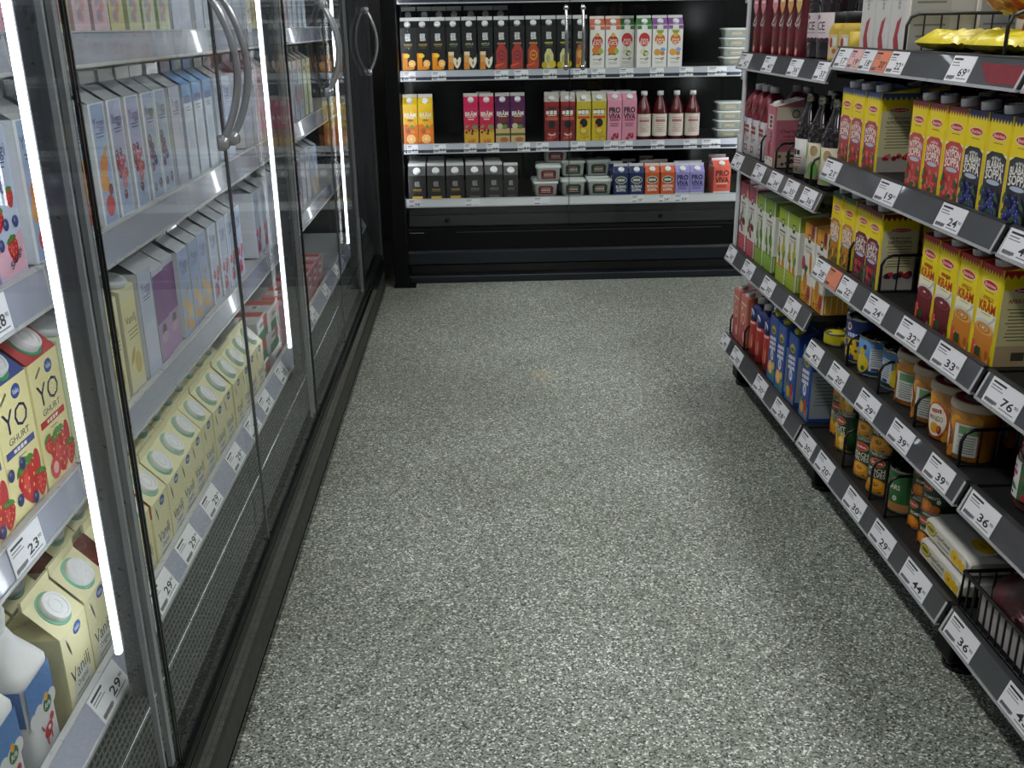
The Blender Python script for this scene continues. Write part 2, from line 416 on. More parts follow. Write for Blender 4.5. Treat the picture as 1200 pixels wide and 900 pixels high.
COUNT = {}
def place(key, name, cat, label, loc, rz=0, group=None, tilt=0, jig=.02):
    o = thing(name, label, cat, loc, group, rz+random.uniform(-jig, jig))
    if tilt: o.rotation_euler[0] = tilt
    for nm, me in PROTO[key]:
        p = bpy.data.objects.new(nm, me); COL.objects.link(p); p.parent = o
    return o
RZ = {'L': PI/2, 'R': -PI/2, 'B': 0}
def row(key, name, cat, fmt, wall, fx, ys, z, depth, group=None, start=0, jig=.02):
    """a row of like packs; fmt holds {o}; fx is the plane of their fronts"""
    for i, y in enumerate(ys):
        lab = fmt.format(o=ORD[start+i]) if '{o}' in fmt else fmt
        r = random.uniform(-.003, .003)
        loc = {'R': (fx+depth/2+r, y, z), 'L': (fx-depth/2+r, y, z), 'B': (y, fx+depth/2+r, z)}[wall]
        place(key, name, cat, lab, loc, RZ[wall], group, jig=jig)

# ------------------------------------------------------------------ camera (phone held at chest height, tipped down the aisle)
cd_ = bpy.data.cameras.new('camera'); cam = bpy.data.objects.new('camera', cd_); COL.objects.link(cam)
cd_.sensor_width = 36; cd_.lens = 1172.13/1200*36; cd_.clip_start = .02
def camera_axes():
    f = 1172.1348; a = Vector((552-600, 28-450, f)).normalized(); b = Vector((650-600, 3700-450, f)).normalized()
    Yc, Zc = a, -b; Xc = Yc.cross(Zc)
    if Xc.x < 0: Xc = -Xc
    return [Vector((Xc[i], Yc[i], Zc[i])).normalized() for i in range(3)]
rt, dn, fw = camera_axes()
R = Matrix((rt, -dn, -fw)).transposed()
cam.matrix_world = Matrix.Translation((0, 0, 1.2)) @ R.to_4x4()
S.camera = cam

# ------------------------------------------------------------------ room shell
mb = MB(); mb.box(-2.4, -2.2, -.05, 3.2, 6.0, 0, 'terrazzo'); struct('floor', mb)
mb = MB(); mb.box(-2.4, -2.2, 3.0, 3.2, 6.0, 3.08, 'ceiling_paint'); struct('ceiling', mb)
mb = MB(); mb.box(-2.4, 5.9, 0, 3.2, 6.0, 3.0, 'wall_paint'); struct('wall_back', mb)
mb = MB(); mb.box(-2.4, -2.2, 0, -2.3, 5.9, 3.0, 'wall_paint'); struct('wall_left', mb)
mb = MB(); mb.box(3.1, -2.2, 0, 3.2, 5.9, 3.0, 'wall_paint'); struct('wall_right', mb)

W_ = bpy.data.worlds.new('shop_air'); S.world = W_; W_.use_nodes = True
W_.node_tree.nodes['Background'].inputs['Color'].default_value = lin('c8cdd6'); W_.node_tree.nodes['Background'].inputs['Strength'].default_value = .12

def lamp_fixture(x, y, ln, lab):
    t = thing('ceiling_light', lab, 'light', (x, y, 2.9), 'ceiling lights')
    mb = MB(); mb.box(x-.15, y-ln/2, 2.925, x+.15, y+ln/2, 2.998, 'rail_white', bev=.006); mb.build('housing', t)
    mb = MB(); mb.box(x-.135, y-ln/2+.02, 2.9, x+.135, y+ln/2-.02, 2.926, 'ceiling_lamp', bev=.004); mb.build('diffuser', t)
for k, (x, y) in enumerate([(-.56, -.6), (-.56, 1.3), (-.56, 3.2), (1.25, -.3), (1.25, 1.5), (1.25, 3.3), (2.35, .9), (2.35, 3.4)]):
    lamp_fixture(x, y, 1.5, 'white strip light on the ceiling, %s' % ['over the dairy chillers, behind the camera spot', 'above the near dairy chillers', 'above the far dairy chillers', 'over the rack, behind the camera spot', 'over the middle of the rack', 'over the far end of the rack', 'over the next aisle, near end', 'over the next aisle, far end'][k])

# ------------------------------------------------------------------ price tags and shelves
def tag(par, o, u, v, w, h, price, mt='tag_white', slash=False):
    o, u, v = Vector(o), Vector(u).normalized(), Vector(v).normalized(); n = u.cross(v)
    mb = MB(); P = lambda a, b, e: o+u*a+v*b+n*e
    vs = [P(*q) for q in [(0,0,.0004),(w,0,.0004),(w,h,.0004),(0,h,.0004),(0,0,.0014),(w,0,.0014),(w,h,.0014),(0,h,.0014)]]
    mb.add(vs, [(0,3,2,1),(4,5,6,7),(0,1,5,4),(1,2,6,5),(2,3,7,6),(3,0,4,7)], mt)
    D = Dec(mb, o+n*.0014, u, v, n, e0=.00012)
    D.hold = True
    D.rect(w*.06, h*.82, w*.45, h*.90, 'ink'); D.rect(w*.06, h*.70, w*.36, h*.745, 'ink_grey'); D.rect(w*.06, h*.60, w*.42, h*.635, 'ink_grey')
    D.lines(w*.05, w*.42, h*.22, 1, h*.2, 'ink_grey', .6); 
    rnd = random.Random(hash(price) % 99)
    x = w*.05
    while x < w*.34:
        q = rnd.choice((.008, .014, .02))*w; D.rect(x, h*.06, x+q, h*.17, 'ink'); x += q+.012*w
    D.rect(w*.5, h*.10, w*.92, h*.14, 'ink_grey')
    if price: D.text(price, w*.66, h*.36, h*.30, 'ink', w*.34, bold=.02); D.text('90', w*.90, h*.44, h*.12, 'ink', w*.11)
    ob = mb.build('price_tag', par, fixn=False); return ob

class Shelf:
    def __init__(s, par, wall, a0, a1, zb, lip, fx, back, rail_h, tilt, rail_m, plate_m, name='shelf', plate=True):
        # wall R/L: runs along y from a0 to a1 with the rail's lower edge at x=fx; wall B: runs along x with rail at y=fx
        s.wall = wall; s.zb = zb; s.fx = fx; s.h = rail_h; s.t = tilt
        sg = {'R': 1, 'L': -1, 'B': 1}[wall]; s.sg = sg; mb = MB(); q = sg*tilt
        def pr(prof, mt, x0, x1, m):
            p = prof if wall != 'B' else prof
            m.prism(p, x0, x1, 'y' if wall != 'B' else 'x', mt)
        zt = zb+lip
        if plate: pr([(fx+q+sg*.004, zt-.018), (back, zt-.018), (back, zt), (fx+q+sg*.004, zt)], plate_m, a0, a1, mb)
        s.ob = mb.build(name, par) if plate else None
        rail = MB()
        pr([(fx, zb), (fx+sg*.006, zb), (fx+q+sg*.006, zb+rail_h), (fx+q, zb+rail_h)], rail_m, a0+.002, a1-.002, rail)
        e = .0035
        pr([(fx-sg*.002, zb-e), (fx+sg*.007, zb-e), (fx+sg*.007, zb), (fx-sg*.002, zb+.002)], 'rail_edge', a0+.002, a1-.002, rail)
        pr([(fx+q-sg*.0015, zb+rail_h-.001), (fx+q+sg*.008, zb+rail_h-.001), (fx+q+sg*.008, zb+rail_h+e*.6), (fx+q-sg*.0015, zb+rail_h+e*.6)], 'rail_edge' if rail_m != 'rail_dark' else 'dark_frame', a0+.002, a1-.002, rail)
        # moulded end folds of the rail
        for a in (a0+.003, a1-.009):
            pr([(fx-sg*.0012, zb+.002), (fx, zb+.002), (fx+q, zb+rail_h-.002), (fx+q-sg*.0012, zb+rail_h-.002)], 'rail_edge', a, a+.006, rail)
        s.rail = rail.build('price_rail', s.ob if s.ob else par); s.par = s.ob if s.ob else par
    def tag(s, a, b, price, mt='tag_white', drop=.0):
        lo = Vector((s.fx, 0, s.zb)); hi = Vector((s.fx+s.sg*s.t, 0, s.zb+s.h)); v = (hi-lo); hh = v.length; v.normalize()
        a, b = min(a, b), max(a, b); w = b-a
        if s.wall == 'R': o = lo+Vector((0, b, 0)); u = (0,-1,0)
        elif s.wall == 'L': o = lo+Vector((0, a, 0)); u = (0,1,0)
        else:
            o = Vector((a, s.fx, s.zb)); u = (1,0,0); v = Vector((0, s.t, s.h)).normalized()
        tag(s.par, o+v*(hh*.04), u, v, w, hh*.92, price, mt)

# ------------------------------------------------------------------ glass-door chillers along the aisle
SH_L = []
def pane(mb, x0, x1, y0, y1, z0, z1, mt): mb.box(x0, y0, z0, x1, y1, z1, mt)
def handle(par, x, y, z0, z1, bow, mt='chrome_plastic', r=.0085, ax='x'):
    mb = MB(); pts = []
    for k in range(17):
        t = k/16; b = bow*math.sin(PI*t)**.8
        pts.append((x+b, y, z0+(z1-z0)*t) if ax == 'x' else (x, y-b, z0+(z1-z0)*t))
    mb.tube(pts, r, mt, 10)
    for z in (z0, z1):
        M = Matrix.Translation((x, y, z)) @ Matrix.Rotation(PI/2, 4, 'Y' if ax == 'x' else 'X')
        mb.lathe([(.012, -.004), (.013, .0), (.013, .010), (.009, .014)], 14, mt, M=M)
        mb.box(x-.006, y-.008, z-.014, x+.008, y+.008, z+.014, mt, bev=.003)
    return mb.build('door_handle', par)
DX0, DX1 = -.470, -.458
def chiller(lab, y0, y1, doors, mull, s0, s1):
    """y0..y1 unit; doors: list of (ya, yb, handle_y or None)"""
    t = thing('glass_door_chiller', lab, 'fridge', (-.8, (y0+y1)/2, 0), 'glass-door dairy chillers along the aisle')
    def P(name, f, par=t): mb = MB(); f(mb); return mb.build(name, par)
    P('back_panel', lambda m: m.box(-1.12, y0, .0, -1.06, y1, 2.05, 'liner_white'))
    P('base', lambda m: m.box(-1.06, y0, .03, -.505, y1, .19, 'black_metal'))
    P('canopy', lambda m: m.box(-1.06, y0, 1.93, -.44, y1, 2.08, 'black_metal', bev=.006))
    P('canopy_light', lambda m: m.box(-.62, y0+.05, 1.915, -.58, y1-.05, 1.928, 'led_top'))
    def kick(m):
        m.prism([(-.505,.027), (-.448,.027), (-.443,.031), (-.4445,.085), (-.449,.094), (-.505,.094)], y0+.001, y1-.001, 'y', 'kick_panel')
        m.prism([(-.52,.0), (-.4445,.0), (-.4425,.026), (-.52,.026)], y0, y1, 'y', 'black_gloss')
    P('kick_panel', kick)
    def rail(m):
        m.prism([(-.505,.096), (-.450,.096), (-.445,.102), (-.446,.142), (-.452,.154), (-.505,.154)], y0, y1, 'y', 'black_gloss')
        m.prism([(-.505,.157), (-.452,.157), (-.450,.165), (-.452,.174), (-.505,.174)], y0, y1, 'y', 'black_metal')
        m.prism([(-.4505,.1205), (-.4450,.1205), (-.4450,.1215), (-.4505,.1215)], y0, y1, 'y', 'steel')
    P('door_sill', rail)
    # sloping return-air grill between the glass and the deck rail
    P('air_grill', lambda m: m.prism([(-.49,.195), (-.483,.19), (-.522,.310), (-.53,.315)], y0, y1, 'y', 'grill_air'))
    P('grill_trim', lambda m: m.prism([(-.5035,.2500), (-.5012,.2495), (-.5022,.2530), (-.5045,.2535)], y0, y1, 'y', 'steel'))
    P('deck', lambda m: m.box(-1.06, y0, .265, -.534, y1, .284, 'liner_white'))
    dk = Shelf(t, 'L', s0, s1, .316, .0, -.518, -1.05, .038, .022, 'rail_clear', 'shelf_white', plate=False)
    sh = [dk]
    for zb, h in ((.562, .046), (.850, .052), (1.150, .047), (1.46, .047)):
        sh.append(Shelf(t, 'L', s0, s1, zb, h-.004, -.578, -1.055, h, .005, 'rail_clear', 'shelf_white'))
    SH_L.append((y0, sh))
    if mull is not None:
        P('mullion', lambda m: m.box(-.4985, mull+.004, .325, -.474, mull+.070, 1.925, 'mullion_grey', bev=.002))
        P('led_tube', lambda m: m.box(-.509, mull+.002, .396, -.5005, mull+.011, 1.88, 'led', bev=.002))
    for ya, yb, hy in doors:
        d = P('door', lambda m: m.box(DX0, ya+.003, .178, DX1, yb-.003, 1.925, 'door_glass'))
        def seal(m):
            for y_, k in ((ya, 'seal' if abs(ya-1.902) > .01 and abs(ya-3.302) > .01 else 'mullion_grey'), (yb-.006, 'seal' if abs(yb-1.9) > .01 and abs(yb-3.3) > .01 else 'mullion_grey')): m.box(DX1-.003, y_+.001, .178, DX1+.001, y_+.005, 1.925, k)
            m.box(DX0, ya+.006, .174, DX1, yb-.006, .180, 'seal')
        mb = MB(); seal(mb); mb.build('edge_seal', d)
        for q in ((yb-.022, yb-.010), (yb-.052, yb-.046)):
            if not (1.8 < yb < 2 or 3.2 < yb < 3.4 or yb > 4.5): mb = MB(); mb.box(DX0+.001, q[0], .19, DX1-.004, q[1], 1.915, 'spacer'); mb.build('spacer_bar', d)
        if hy: handle(d, -.455, hy, 1.005, 1.262, .042, r=.0066)
    return t
MU = [1.222, 2.628, 3.985]
chiller('single-door glass dairy chiller holding strawberry yoghurt and white milk cartons', .50, 1.222, [(.52, 1.2215, None)], None, .505, 1.345)
chiller('two-door glass dairy chiller between two light tubes, tall dark double handle', 1.223, 2.625, [(1.2235, 1.90, 1.858), (1.902, 2.6245, 1.944)], 1.178, 1.35, 2.745)
chiller('two-door glass dairy chiller mostly hidden behind reflections, next to the corner unit', 2.626, 3.978, [(2.6265, 3.30, 3.27), (3.302, 3.9775, 3.334)], 2.552, 2.75, 4.11)
chiller('narrow corner glass chiller meeting the black back chiller', 3.979, 4.70, [(3.9795, 4.69, 4.64)], 3.895, 4.115, 4.695)
# end wall of the chiller row
mb = MB(); mb.box(-1.12, 4.702, 0, -.45, 4.73, 2.08, 'dark_frame', bev=.003)
e_ = mb.build('chiller_end_panel'); e_['label'] = 'dark grey end panel closing the row of glass chillers'; e_['category'] = 'panel'

# ------------------------------------------------------------------ black wall chiller across the end of the aisle
BX0, BX1 = -.40, 3.05
bt = thing('wall_chiller', 'long black wall chiller full of juice cartons across the aisle end', 'fridge', (.6, 5.2, 0))
def BP(name, f, par=bt): mb = MB(); f(mb); return mb.build(name, par)
BP('back_panel', lambda m: (m.box(BX0, 5.50, .3, BX1, 5.56, 2.0, 'black_liner'), [m.box(x, 5.495, .4, x+.02, 5.50, 1.95, 'black_metal') for x in (.25, 1.32)]))
BP('base', lambda m: m.prism([(4.86,.10), (4.835,.13), (4.835,.262), (4.86,.275), (5.56,.275), (5.56,.06), (4.9,.06)], BX0+.04, BX1, 'x', 'black_metal'))
BP('bumper', lambda m: m.prism([(4.835,.085), (4.822,.095), (4.820,.150), (4.834,.160), (4.86,.16), (4.86,.085)], BX0+.06, BX1, 'x', 'navy_bumper'))
BP('plinth', lambda m: (m.box(BX0+.06, 4.86, .035, BX1, 4.90, .085, 'black_gloss'), m.box(BX0+.06, 4.815, 0, BX1, 4.90, .036, 'navy_bumper', bev=.004)))
BP('front_grill', lambda m: m.prism([(4.850,.278), (4.846,.278), (4.857,.328), (4.861,.328)], BX0+.075, BX1, 'x', 'grill_dark'))
BP('drain_plug', lambda m: [m.lathe([(.012,0),(.012,.006),(.008,.008)], 16, 'black_gloss', M=Matrix.Translation((x, 4.852, .305)) @ Matrix.Rotation(PI/2, 4, 'X')) for x in (-.14, .90)])
BP('apron', lambda m: m.prism([(4.862,.33), (4.866,.330), (4.878,.366), (4.874,.366)], BX0+.075, BX1, 'x', 'black_metal'))
BP('trim_strip', lambda m: (m.box(-.325, 4.832, .246, -.255, 4.836, .250, 'steel'), m.box(-.1, 4.832, .246, 1.2, 4.8355, .2485, 'dark_frame')))
BP('post', lambda m: (m.box(BX0, 4.74, .0, BX0+.066, 4.82, 2.05, 'black_metal', bev=.004), m.box(BX0+.03, 4.825, .28, BX0+.04, 5.49, 1.99, 'black_metal'), m.box(BX0-.006, 4.735, 0, BX0+.10, 4.83, .008, 'black_metal')))
BP('canopy', lambda m: m.box(BX0, 4.80, 2.0, BX1, 5.56, 2.12, 'black_metal', bev=.006))
BP('led_tube', lambda m: m.box(-.348, 4.842, .42, -.339, 4.852, 1.95, 'led_back', bev=.002))
BP('led_tube', lambda m: m.box(1.306, 4.842, .42, 1.315, 4.852, 1.95, 'led_back', bev=.002))
BP('canopy_light', lambda m: m.box(BX0+.1, 4.90, 1.985, BX1-.1, 4.93, 1.998, 'led_top'))
BP('deck', lambda m: m.box(BX0+.058, 4.885, .38, BX1, 5.50, .402, 'shelf_black'))
sb = []
sb.append(Shelf(bt, 'B', BX0+.058, 1.285, .368, 0, 4.868, 5.5, .036, .002, 'rail_white', 'shelf_black', plate=False))
for zb in (.614, .951, 1.293):
    sb.append(Shelf(bt, 'B', BX0+.058, 1.285, zb, .040, 4.945, 5.49, .042, .003, 'rail_grey', 'shelf_black'))
    mb = MB(); mb.box(BX0+.06, 4.9444, zb+.002, 1.283, 4.9449, zb+.016, 'rail_navy'); mb.build('rail_insert', sb[-1].ob)
    mb = MB(); mb.box(1.286, 4.93, zb-.02, 1.294, 4.97, zb+.06, 'rail_white', bev=.002); mb.build('shelf_end_bracket', sb[-1].ob)
for k, (i, xs) in enumerate([(0, [(-.325,-.262,'34'),(-.05,.02,''),(.28,.36,''),(.76,.82,'25'),(.89,.95,'24'),(.97,1.04,'33')]),
              (1, [(-.325,-.272,'31'),(-.197,-.137,'31'),(-.05,.01,'33'),(.06,.12,'34'),(.21,.27,'31'),(.30,.36,'32'),(.47,.54,'37'),(.63,.70,'36'),(.705,.77,'36'),(.86,.925,'39'),(1.02,1.085,'34'),(1.11,1.20,'38')]),
              (2, [(-.325,-.268,'32'),(-.192,-.124,'26'),(.105,.17,'34'),(.20,.265,'34'),(.335,.40,'31'),(.48,.545,'37'),(.565,.63,'26'),(.70,.765,'24'),(.845,.91,'24'),(.985,1.05,'36'),(1.12,1.21,'37')])]):
    for j, (a, b, p) in enumerate(xs): sb[i].tag(a, b, p)
# sliding glass doors with chrome bar handles
for k, (xa, xb, y, hx) in enumerate([(BX0+.078, .452, 4.836, .432), (.448, 1.29, 4.824, .508)]):
    d = BP('door', lambda m: m.box(xa, y, .272, xb, y+.006, 1.98, 'door_glass'))
    mb = MB(); mb.box((xb if k == 0 else xa)-.0025, y-.001, .272, (xb if k == 0 else xa)+.0025, y+.007, 1.98, 'clear_plastic'); mb.build('edge_trim', d)
    handle(d, hx, y-.004, 1.005, 1.262, .035, 'steel', .008, 'y')

# ------------------------------------------------------------------ dry-goods rack, three modules
def rack(lab, y0, y1, shelves, base_tags, dividers, end=False, feet=()):
    t = thing('shelf_rack', lab, 'shelving', (1.1, (y0+y1)/2, 0), 'dry goods racking')
    def P(name, f, par=t): mb = MB(); f(mb); return mb.build(name, par)
    P('back_panel', lambda m: m.box(1.31, y0, .10, 1.33, y1, 1.62, 'shelf_black'))
    P('upright', lambda m: m.box(1.312, y0+.001, .0, 1.34, y0+.03, 1.62, 'black_metal'))
    for y in feet:
        f = P('foot', lambda m: (m.box(.888, y-.034, .022, 1.28, y+.034, .115, 'black_metal', bev=.006), m.lathe([(.036,0),(.036,.008),(.03,.014),(.014,.018),(.012,.034)], 22, 'black_gloss', ctr=(.93, y, 0))))
    out = {}
    for zb, tags in shelves:
        s = Shelf(t, 'R', y0+.006, y1-.006, zb, .040, .850, 1.305, .046, .018, 'rail_dark', 'shelf_black', name='shelf' if zb > .2 else 'base_shelf')
        P('end_bracket', lambda m: m.prism([(.874, zb+.012), (1.30, zb-.05), (1.30, zb+.02), (.874, zb+.02)], y0+.001, y0+.005, 'y', 'black_metal'), s.ob)
        for q in tags: s.tag(*q)
        out[zb] = s
    for z, y, h, ln in dividers:
        def dv(m):
            r = .0034; x0, x1 = .884, .884+ln; rc = .022
            pts = [(x0, y, z+.001), (x0, y, z+h-rc), (x0+rc*.3, y, z+h-rc*.3), (x0+rc, y, z+h), (x1, y, z+h)]
            m.tube(pts, r, 'wire_black', 8)
            n = int(ln/.035)
            for k in range(1, n+1): m.tube([(x0+k*ln/n*.98, y, z+.001), (x0+k*ln/n*.98, y, z+h)], .0018, 'wire_black', 6)
            m.tube([(x0, y, z+.0035), (x1, y, z+.0035)], .0024, 'wire_black', 6)
        P('wire_divider', dv)
    return t, P, out
T = 'tag_white'
A_t, A_P, A_s = rack('far module of the dry-goods rack, reaching the back chiller', 2.475, 3.36,
    [(.118, [(3.36,3.27,'40'),(3.205,3.09,'30'),(2.915,2.80,'20'),(2.709,2.59,'28')]),
     (.432, [(3.352,3.25,'36'),(3.136,3.02,'30'),(2.911,2.80,'30'),(2.673,2.565,'31')]),
     (.742, [(3.347,3.235,'41'),(3.088,2.98,'29'),(2.917,2.81,'34'),(2.763,2.66,'35'),(2.616,2.51,'36')]),
     (1.055, [(3.334,3.215,'42'),(3.062,2.955,'41'),(2.813,2.71,'36'),(2.588,2.497,'33')])],
    None, [(.159,3.349,.075,.2),(.159,3.160,.085,.08),(.783,3.115,.085,.08),(.783,2.955,.075,.08),(.783,2.845,.085,.08),(.783,2.632,.075,.08)], end=True, feet=(3.27,))
A_P('end_upright', lambda m: (m.box(.892, 3.364, .45, .925, 3.392, 1.62, 'dark_frame', bev=.002), m.box(.886, 3.362, .45, .892, 3.394, 1.62, 'rail_white', bev=.001)))
B_t, B_P, B_s = rack('middle module of the dry-goods rack with fruit soup cartons', 1.59, 2.475,
    [(.118, [(2.46,2.354,'30'),(2.32,2.21,'20'),(2.112,2.001,'30'),(1.944,1.835,'29'),(1.774,1.662,'44')]),
     (.368, [(2.466,2.36,'42'),(2.291,2.185,'20'),(2.099,1.99,'29'),(1.914,1.812,'39'),(1.735,1.635,'39')]),
     (.585, [(2.466,2.372,'28'),(2.368,2.29,'','tag_orange'),(2.282,2.192,'22'),(2.112,2.008,'24'),(1.931,1.825,'32'),(1.764,1.658,'33')]),
     (.833, [(2.466,2.36,'21'),(2.122,2.015,'19'),(1.823,1.725,'24')]),
     (1.090, [(2.445,2.362,'17'),(2.358,2.292,'19','tag_pink'),(2.288,2.217,'18'),(2.213,2.137,'20','tag_orange'),(2.133,2.05,'22'),(1.854,1.769,'69')])],
    None, [(.159,2.2145,.10,.25),(.159,2.037,.10,.07),(.159,1.9475,.10,.06),(.409,2.2555,.075,.03),(.409,2.06,.075,.03),(.409,1.866,.07,.03),(.409,1.668,.075,.36),
     (.626,2.307,.08,.08),(.626,2.115,.085,.34),(1.131,2.124,.075,.25),(1.131,1.717,.075,.25)], feet=(2.438, 1.632))
# printed red panel slipped into the top price rail
mb = MB(); D = Dec(mb, (.850, 1.76, 1.090), (0,-1,0), (.36,0,.93), (-.93,0,.36), e0=.0005)
D.poly([(.01,.038),(.155,.038),(.155,.006),(.06,.006)], '7a1c28'); mb.build('rail_print', B_s[1.090].ob, fixn=False)
C_t, C_P, C_s = rack('near module of the dry-goods rack with the red-lidded jars', .705, 1.59,
    [(.118, [(1.569,1.467,'36'),(1.363,1.262,'43'),(1.1,1.0,'38')]), (.368, [(1.57,1.468,'36'),(1.2,1.1,'34')]),
     (.585, [(1.559,1.452,'76'),(1.2,1.1,'42')]), (.833, [(1.576,1.475,'46'),(1.2,1.1,'39')]), (1.090, [(1.3,1.2,'55')])],
    None, [(.874,1.578,.11,.3)], feet=(.73,))
def basket(m):
    z0, z1, x = .1645, .238, .882
    m.tube([(x, 1.584, z1), (x, .95, z1)], .0036, 'wire_black'); m.tube([(x, 1.584, z0), (x, .95, z0)], .0028, 'wire_black')
    for k in range(29): m.tube([(x, 1.584-k*.022, z0), (x, 1.584-k*.022, z1)], .0022, 'wire_black', 6)
    m.tube([(x, 1.584, z1), (1.25, 1.584, z1)], .0036, 'wire_black')
    for k in range(12): m.tube([(x+.03*k, 1.584, z0), (x+.03*k, 1.584, z1)], .0022, 'wire_black', 6)
C_P('wire_basket', basket)
C_P('basket_card', lambda m: m.box(.893, 1.17, .166, .8945, 1.54, .226, 'b8b0b2'))
# price tags in the aisle chillers
for a, p in [(1.40,'29'),(1.555,'29'),(1.725,'29'),(1.935,'29'),(2.115,'29'),(2.27,'29'),(2.49,'25')]: SH_L[1][1][0].tag(a, a+.095, p)
SH_L[0][1][0].tag(1.135, 1.235, '29')
SH_L[0][1][1].tag(1.10, 1.19, '23'); SH_L[1][1][1].tag(1.36, 1.43, '23'); SH_L[0][1][2].tag(1.13, 1.215, '28')
for k in range(4): SH_L[2][1][0].tag(2.75+k*.3, 2.85+k*.3, '31')

# ================================================================== product range
YEL = 'f2d818'; CREAM = 'f0ead0'
# ---- yellow fruit-soup cartons (slim, saw-tooth coloured shoulder, screw cap)
def soup(key, cap, panel, t1, t2, berries, leafc='2f6b33', th='f4efe6', sidet='NYPONSOPPA', grad='f6efd2', n=34, br=.006, hi=None):
    def pf(D, w, h):
        D.rect(-w*.46, h*.0, w*.46, h*.62, grad)
        D.poly([(-w*.45, .0), (w*.45, .0), (w*.45, h*.585), (w*.24, h*.635), (-w*.24, h*.635), (-w*.45, h*.585)], panel)
        oval_logo(D, 0, h*.79, w*.62, h*.075)
        D.rect(-w*.2, h*.715, w*.2, h*.722, '8a5a20')
        D.text(t1, 0, h*.515, h*.078, th, w*.76, arch=.004, bold=.03); D.text(t2, 0, h*.42, h*.09, th, w*.78, arch=.004, bold=.03)
        D.text('original', 0, h*.585, h*.03, th, w*.4, arch=.002)
        D.ell(0, h*.335, w*.3, h*.025, 'b9c4d8'); D.ell(0, h*.29, w*.24, h*.018, panel)
        D.cluster(-w*.46, 0, w*.46, h*.28, n, br, berries, hi, seed=hash_(key))
        D.hold = True
        for k, (a, b, r) in enumerate([(-.3,.12,.6),(.32,.2,2.4),(.05,.05,.2),(-.36,.24,1.3),(.38,.06,2.0)]): D.leaf(w*a, h*b, .024, .010, r, leafc)
        D.hold = False; D.nxt()
    def ps(D, w, h):
        D.rect(-w*.5+.004, h*.0, w*.5-.004, h*.78, 'e6dfb4')
        D.rect(-w*.5+.004, 0, w*.5-.004, h*.20, 'b9b3ac')
        oval_logo(D, 0, h*.79, w*.5, h*.05)
        D.text('FÖR MATGLADA', 0, h*.69, h*.026, '5a4a20', w*.55); D.text(sidet, 0, h*.635, h*.042, '4a2a14', w*.6)
        D.lines(-w*.34, w*.34, h*.585, 8, h*.038, '8a7c4c', .28)
        D.cluster(-w*.46, h*.14, w*.46, h*.26, 16, br*.9, berries, hi, seed=4)
    slim(key, .077, .088, .182, YEL, cap, pf, ps, cap=(.0165, .015), zig=(cap, .016, 7))
def hash_(s): return sum(ord(x)*(i+3) for i, x in enumerate(s)) % 997
soup('rosehip_blue', '3d5c9e', 'b4424a', 'NYPON', 'SOPPA', ['b5242c','d2494a','8e1c24','e07a70'])
soup('rosehip_red', '8e2c38', 'c4463f', 'NYPON', 'SOPPA', ['b5242c','d2494a','e07a70'])
soup('blueberry', '2b2f63', '33323a', 'BLÅBÄRS', 'SOPPA', ['2b2f6e','3d4390','20224f'], hi='7f86c8', sidet='BLÅBÄRSSOPPA', leafc='3a5a3a', n=46)
soup('fruit_soup', '28503c', 'c8862a', 'FRUKT', 'SOPPA', ['e0a030','c4862a','7a4a24'], sidet='FRUKTSOPPA', n=20, br=.009)
soup('saft_soup', '6a2033', '74213a', 'SAFT', 'SOPPA', ['3a2a40','c02a30','4a3550','d04040'], sidet='SAFTSOPPA', br=.008, n=26)
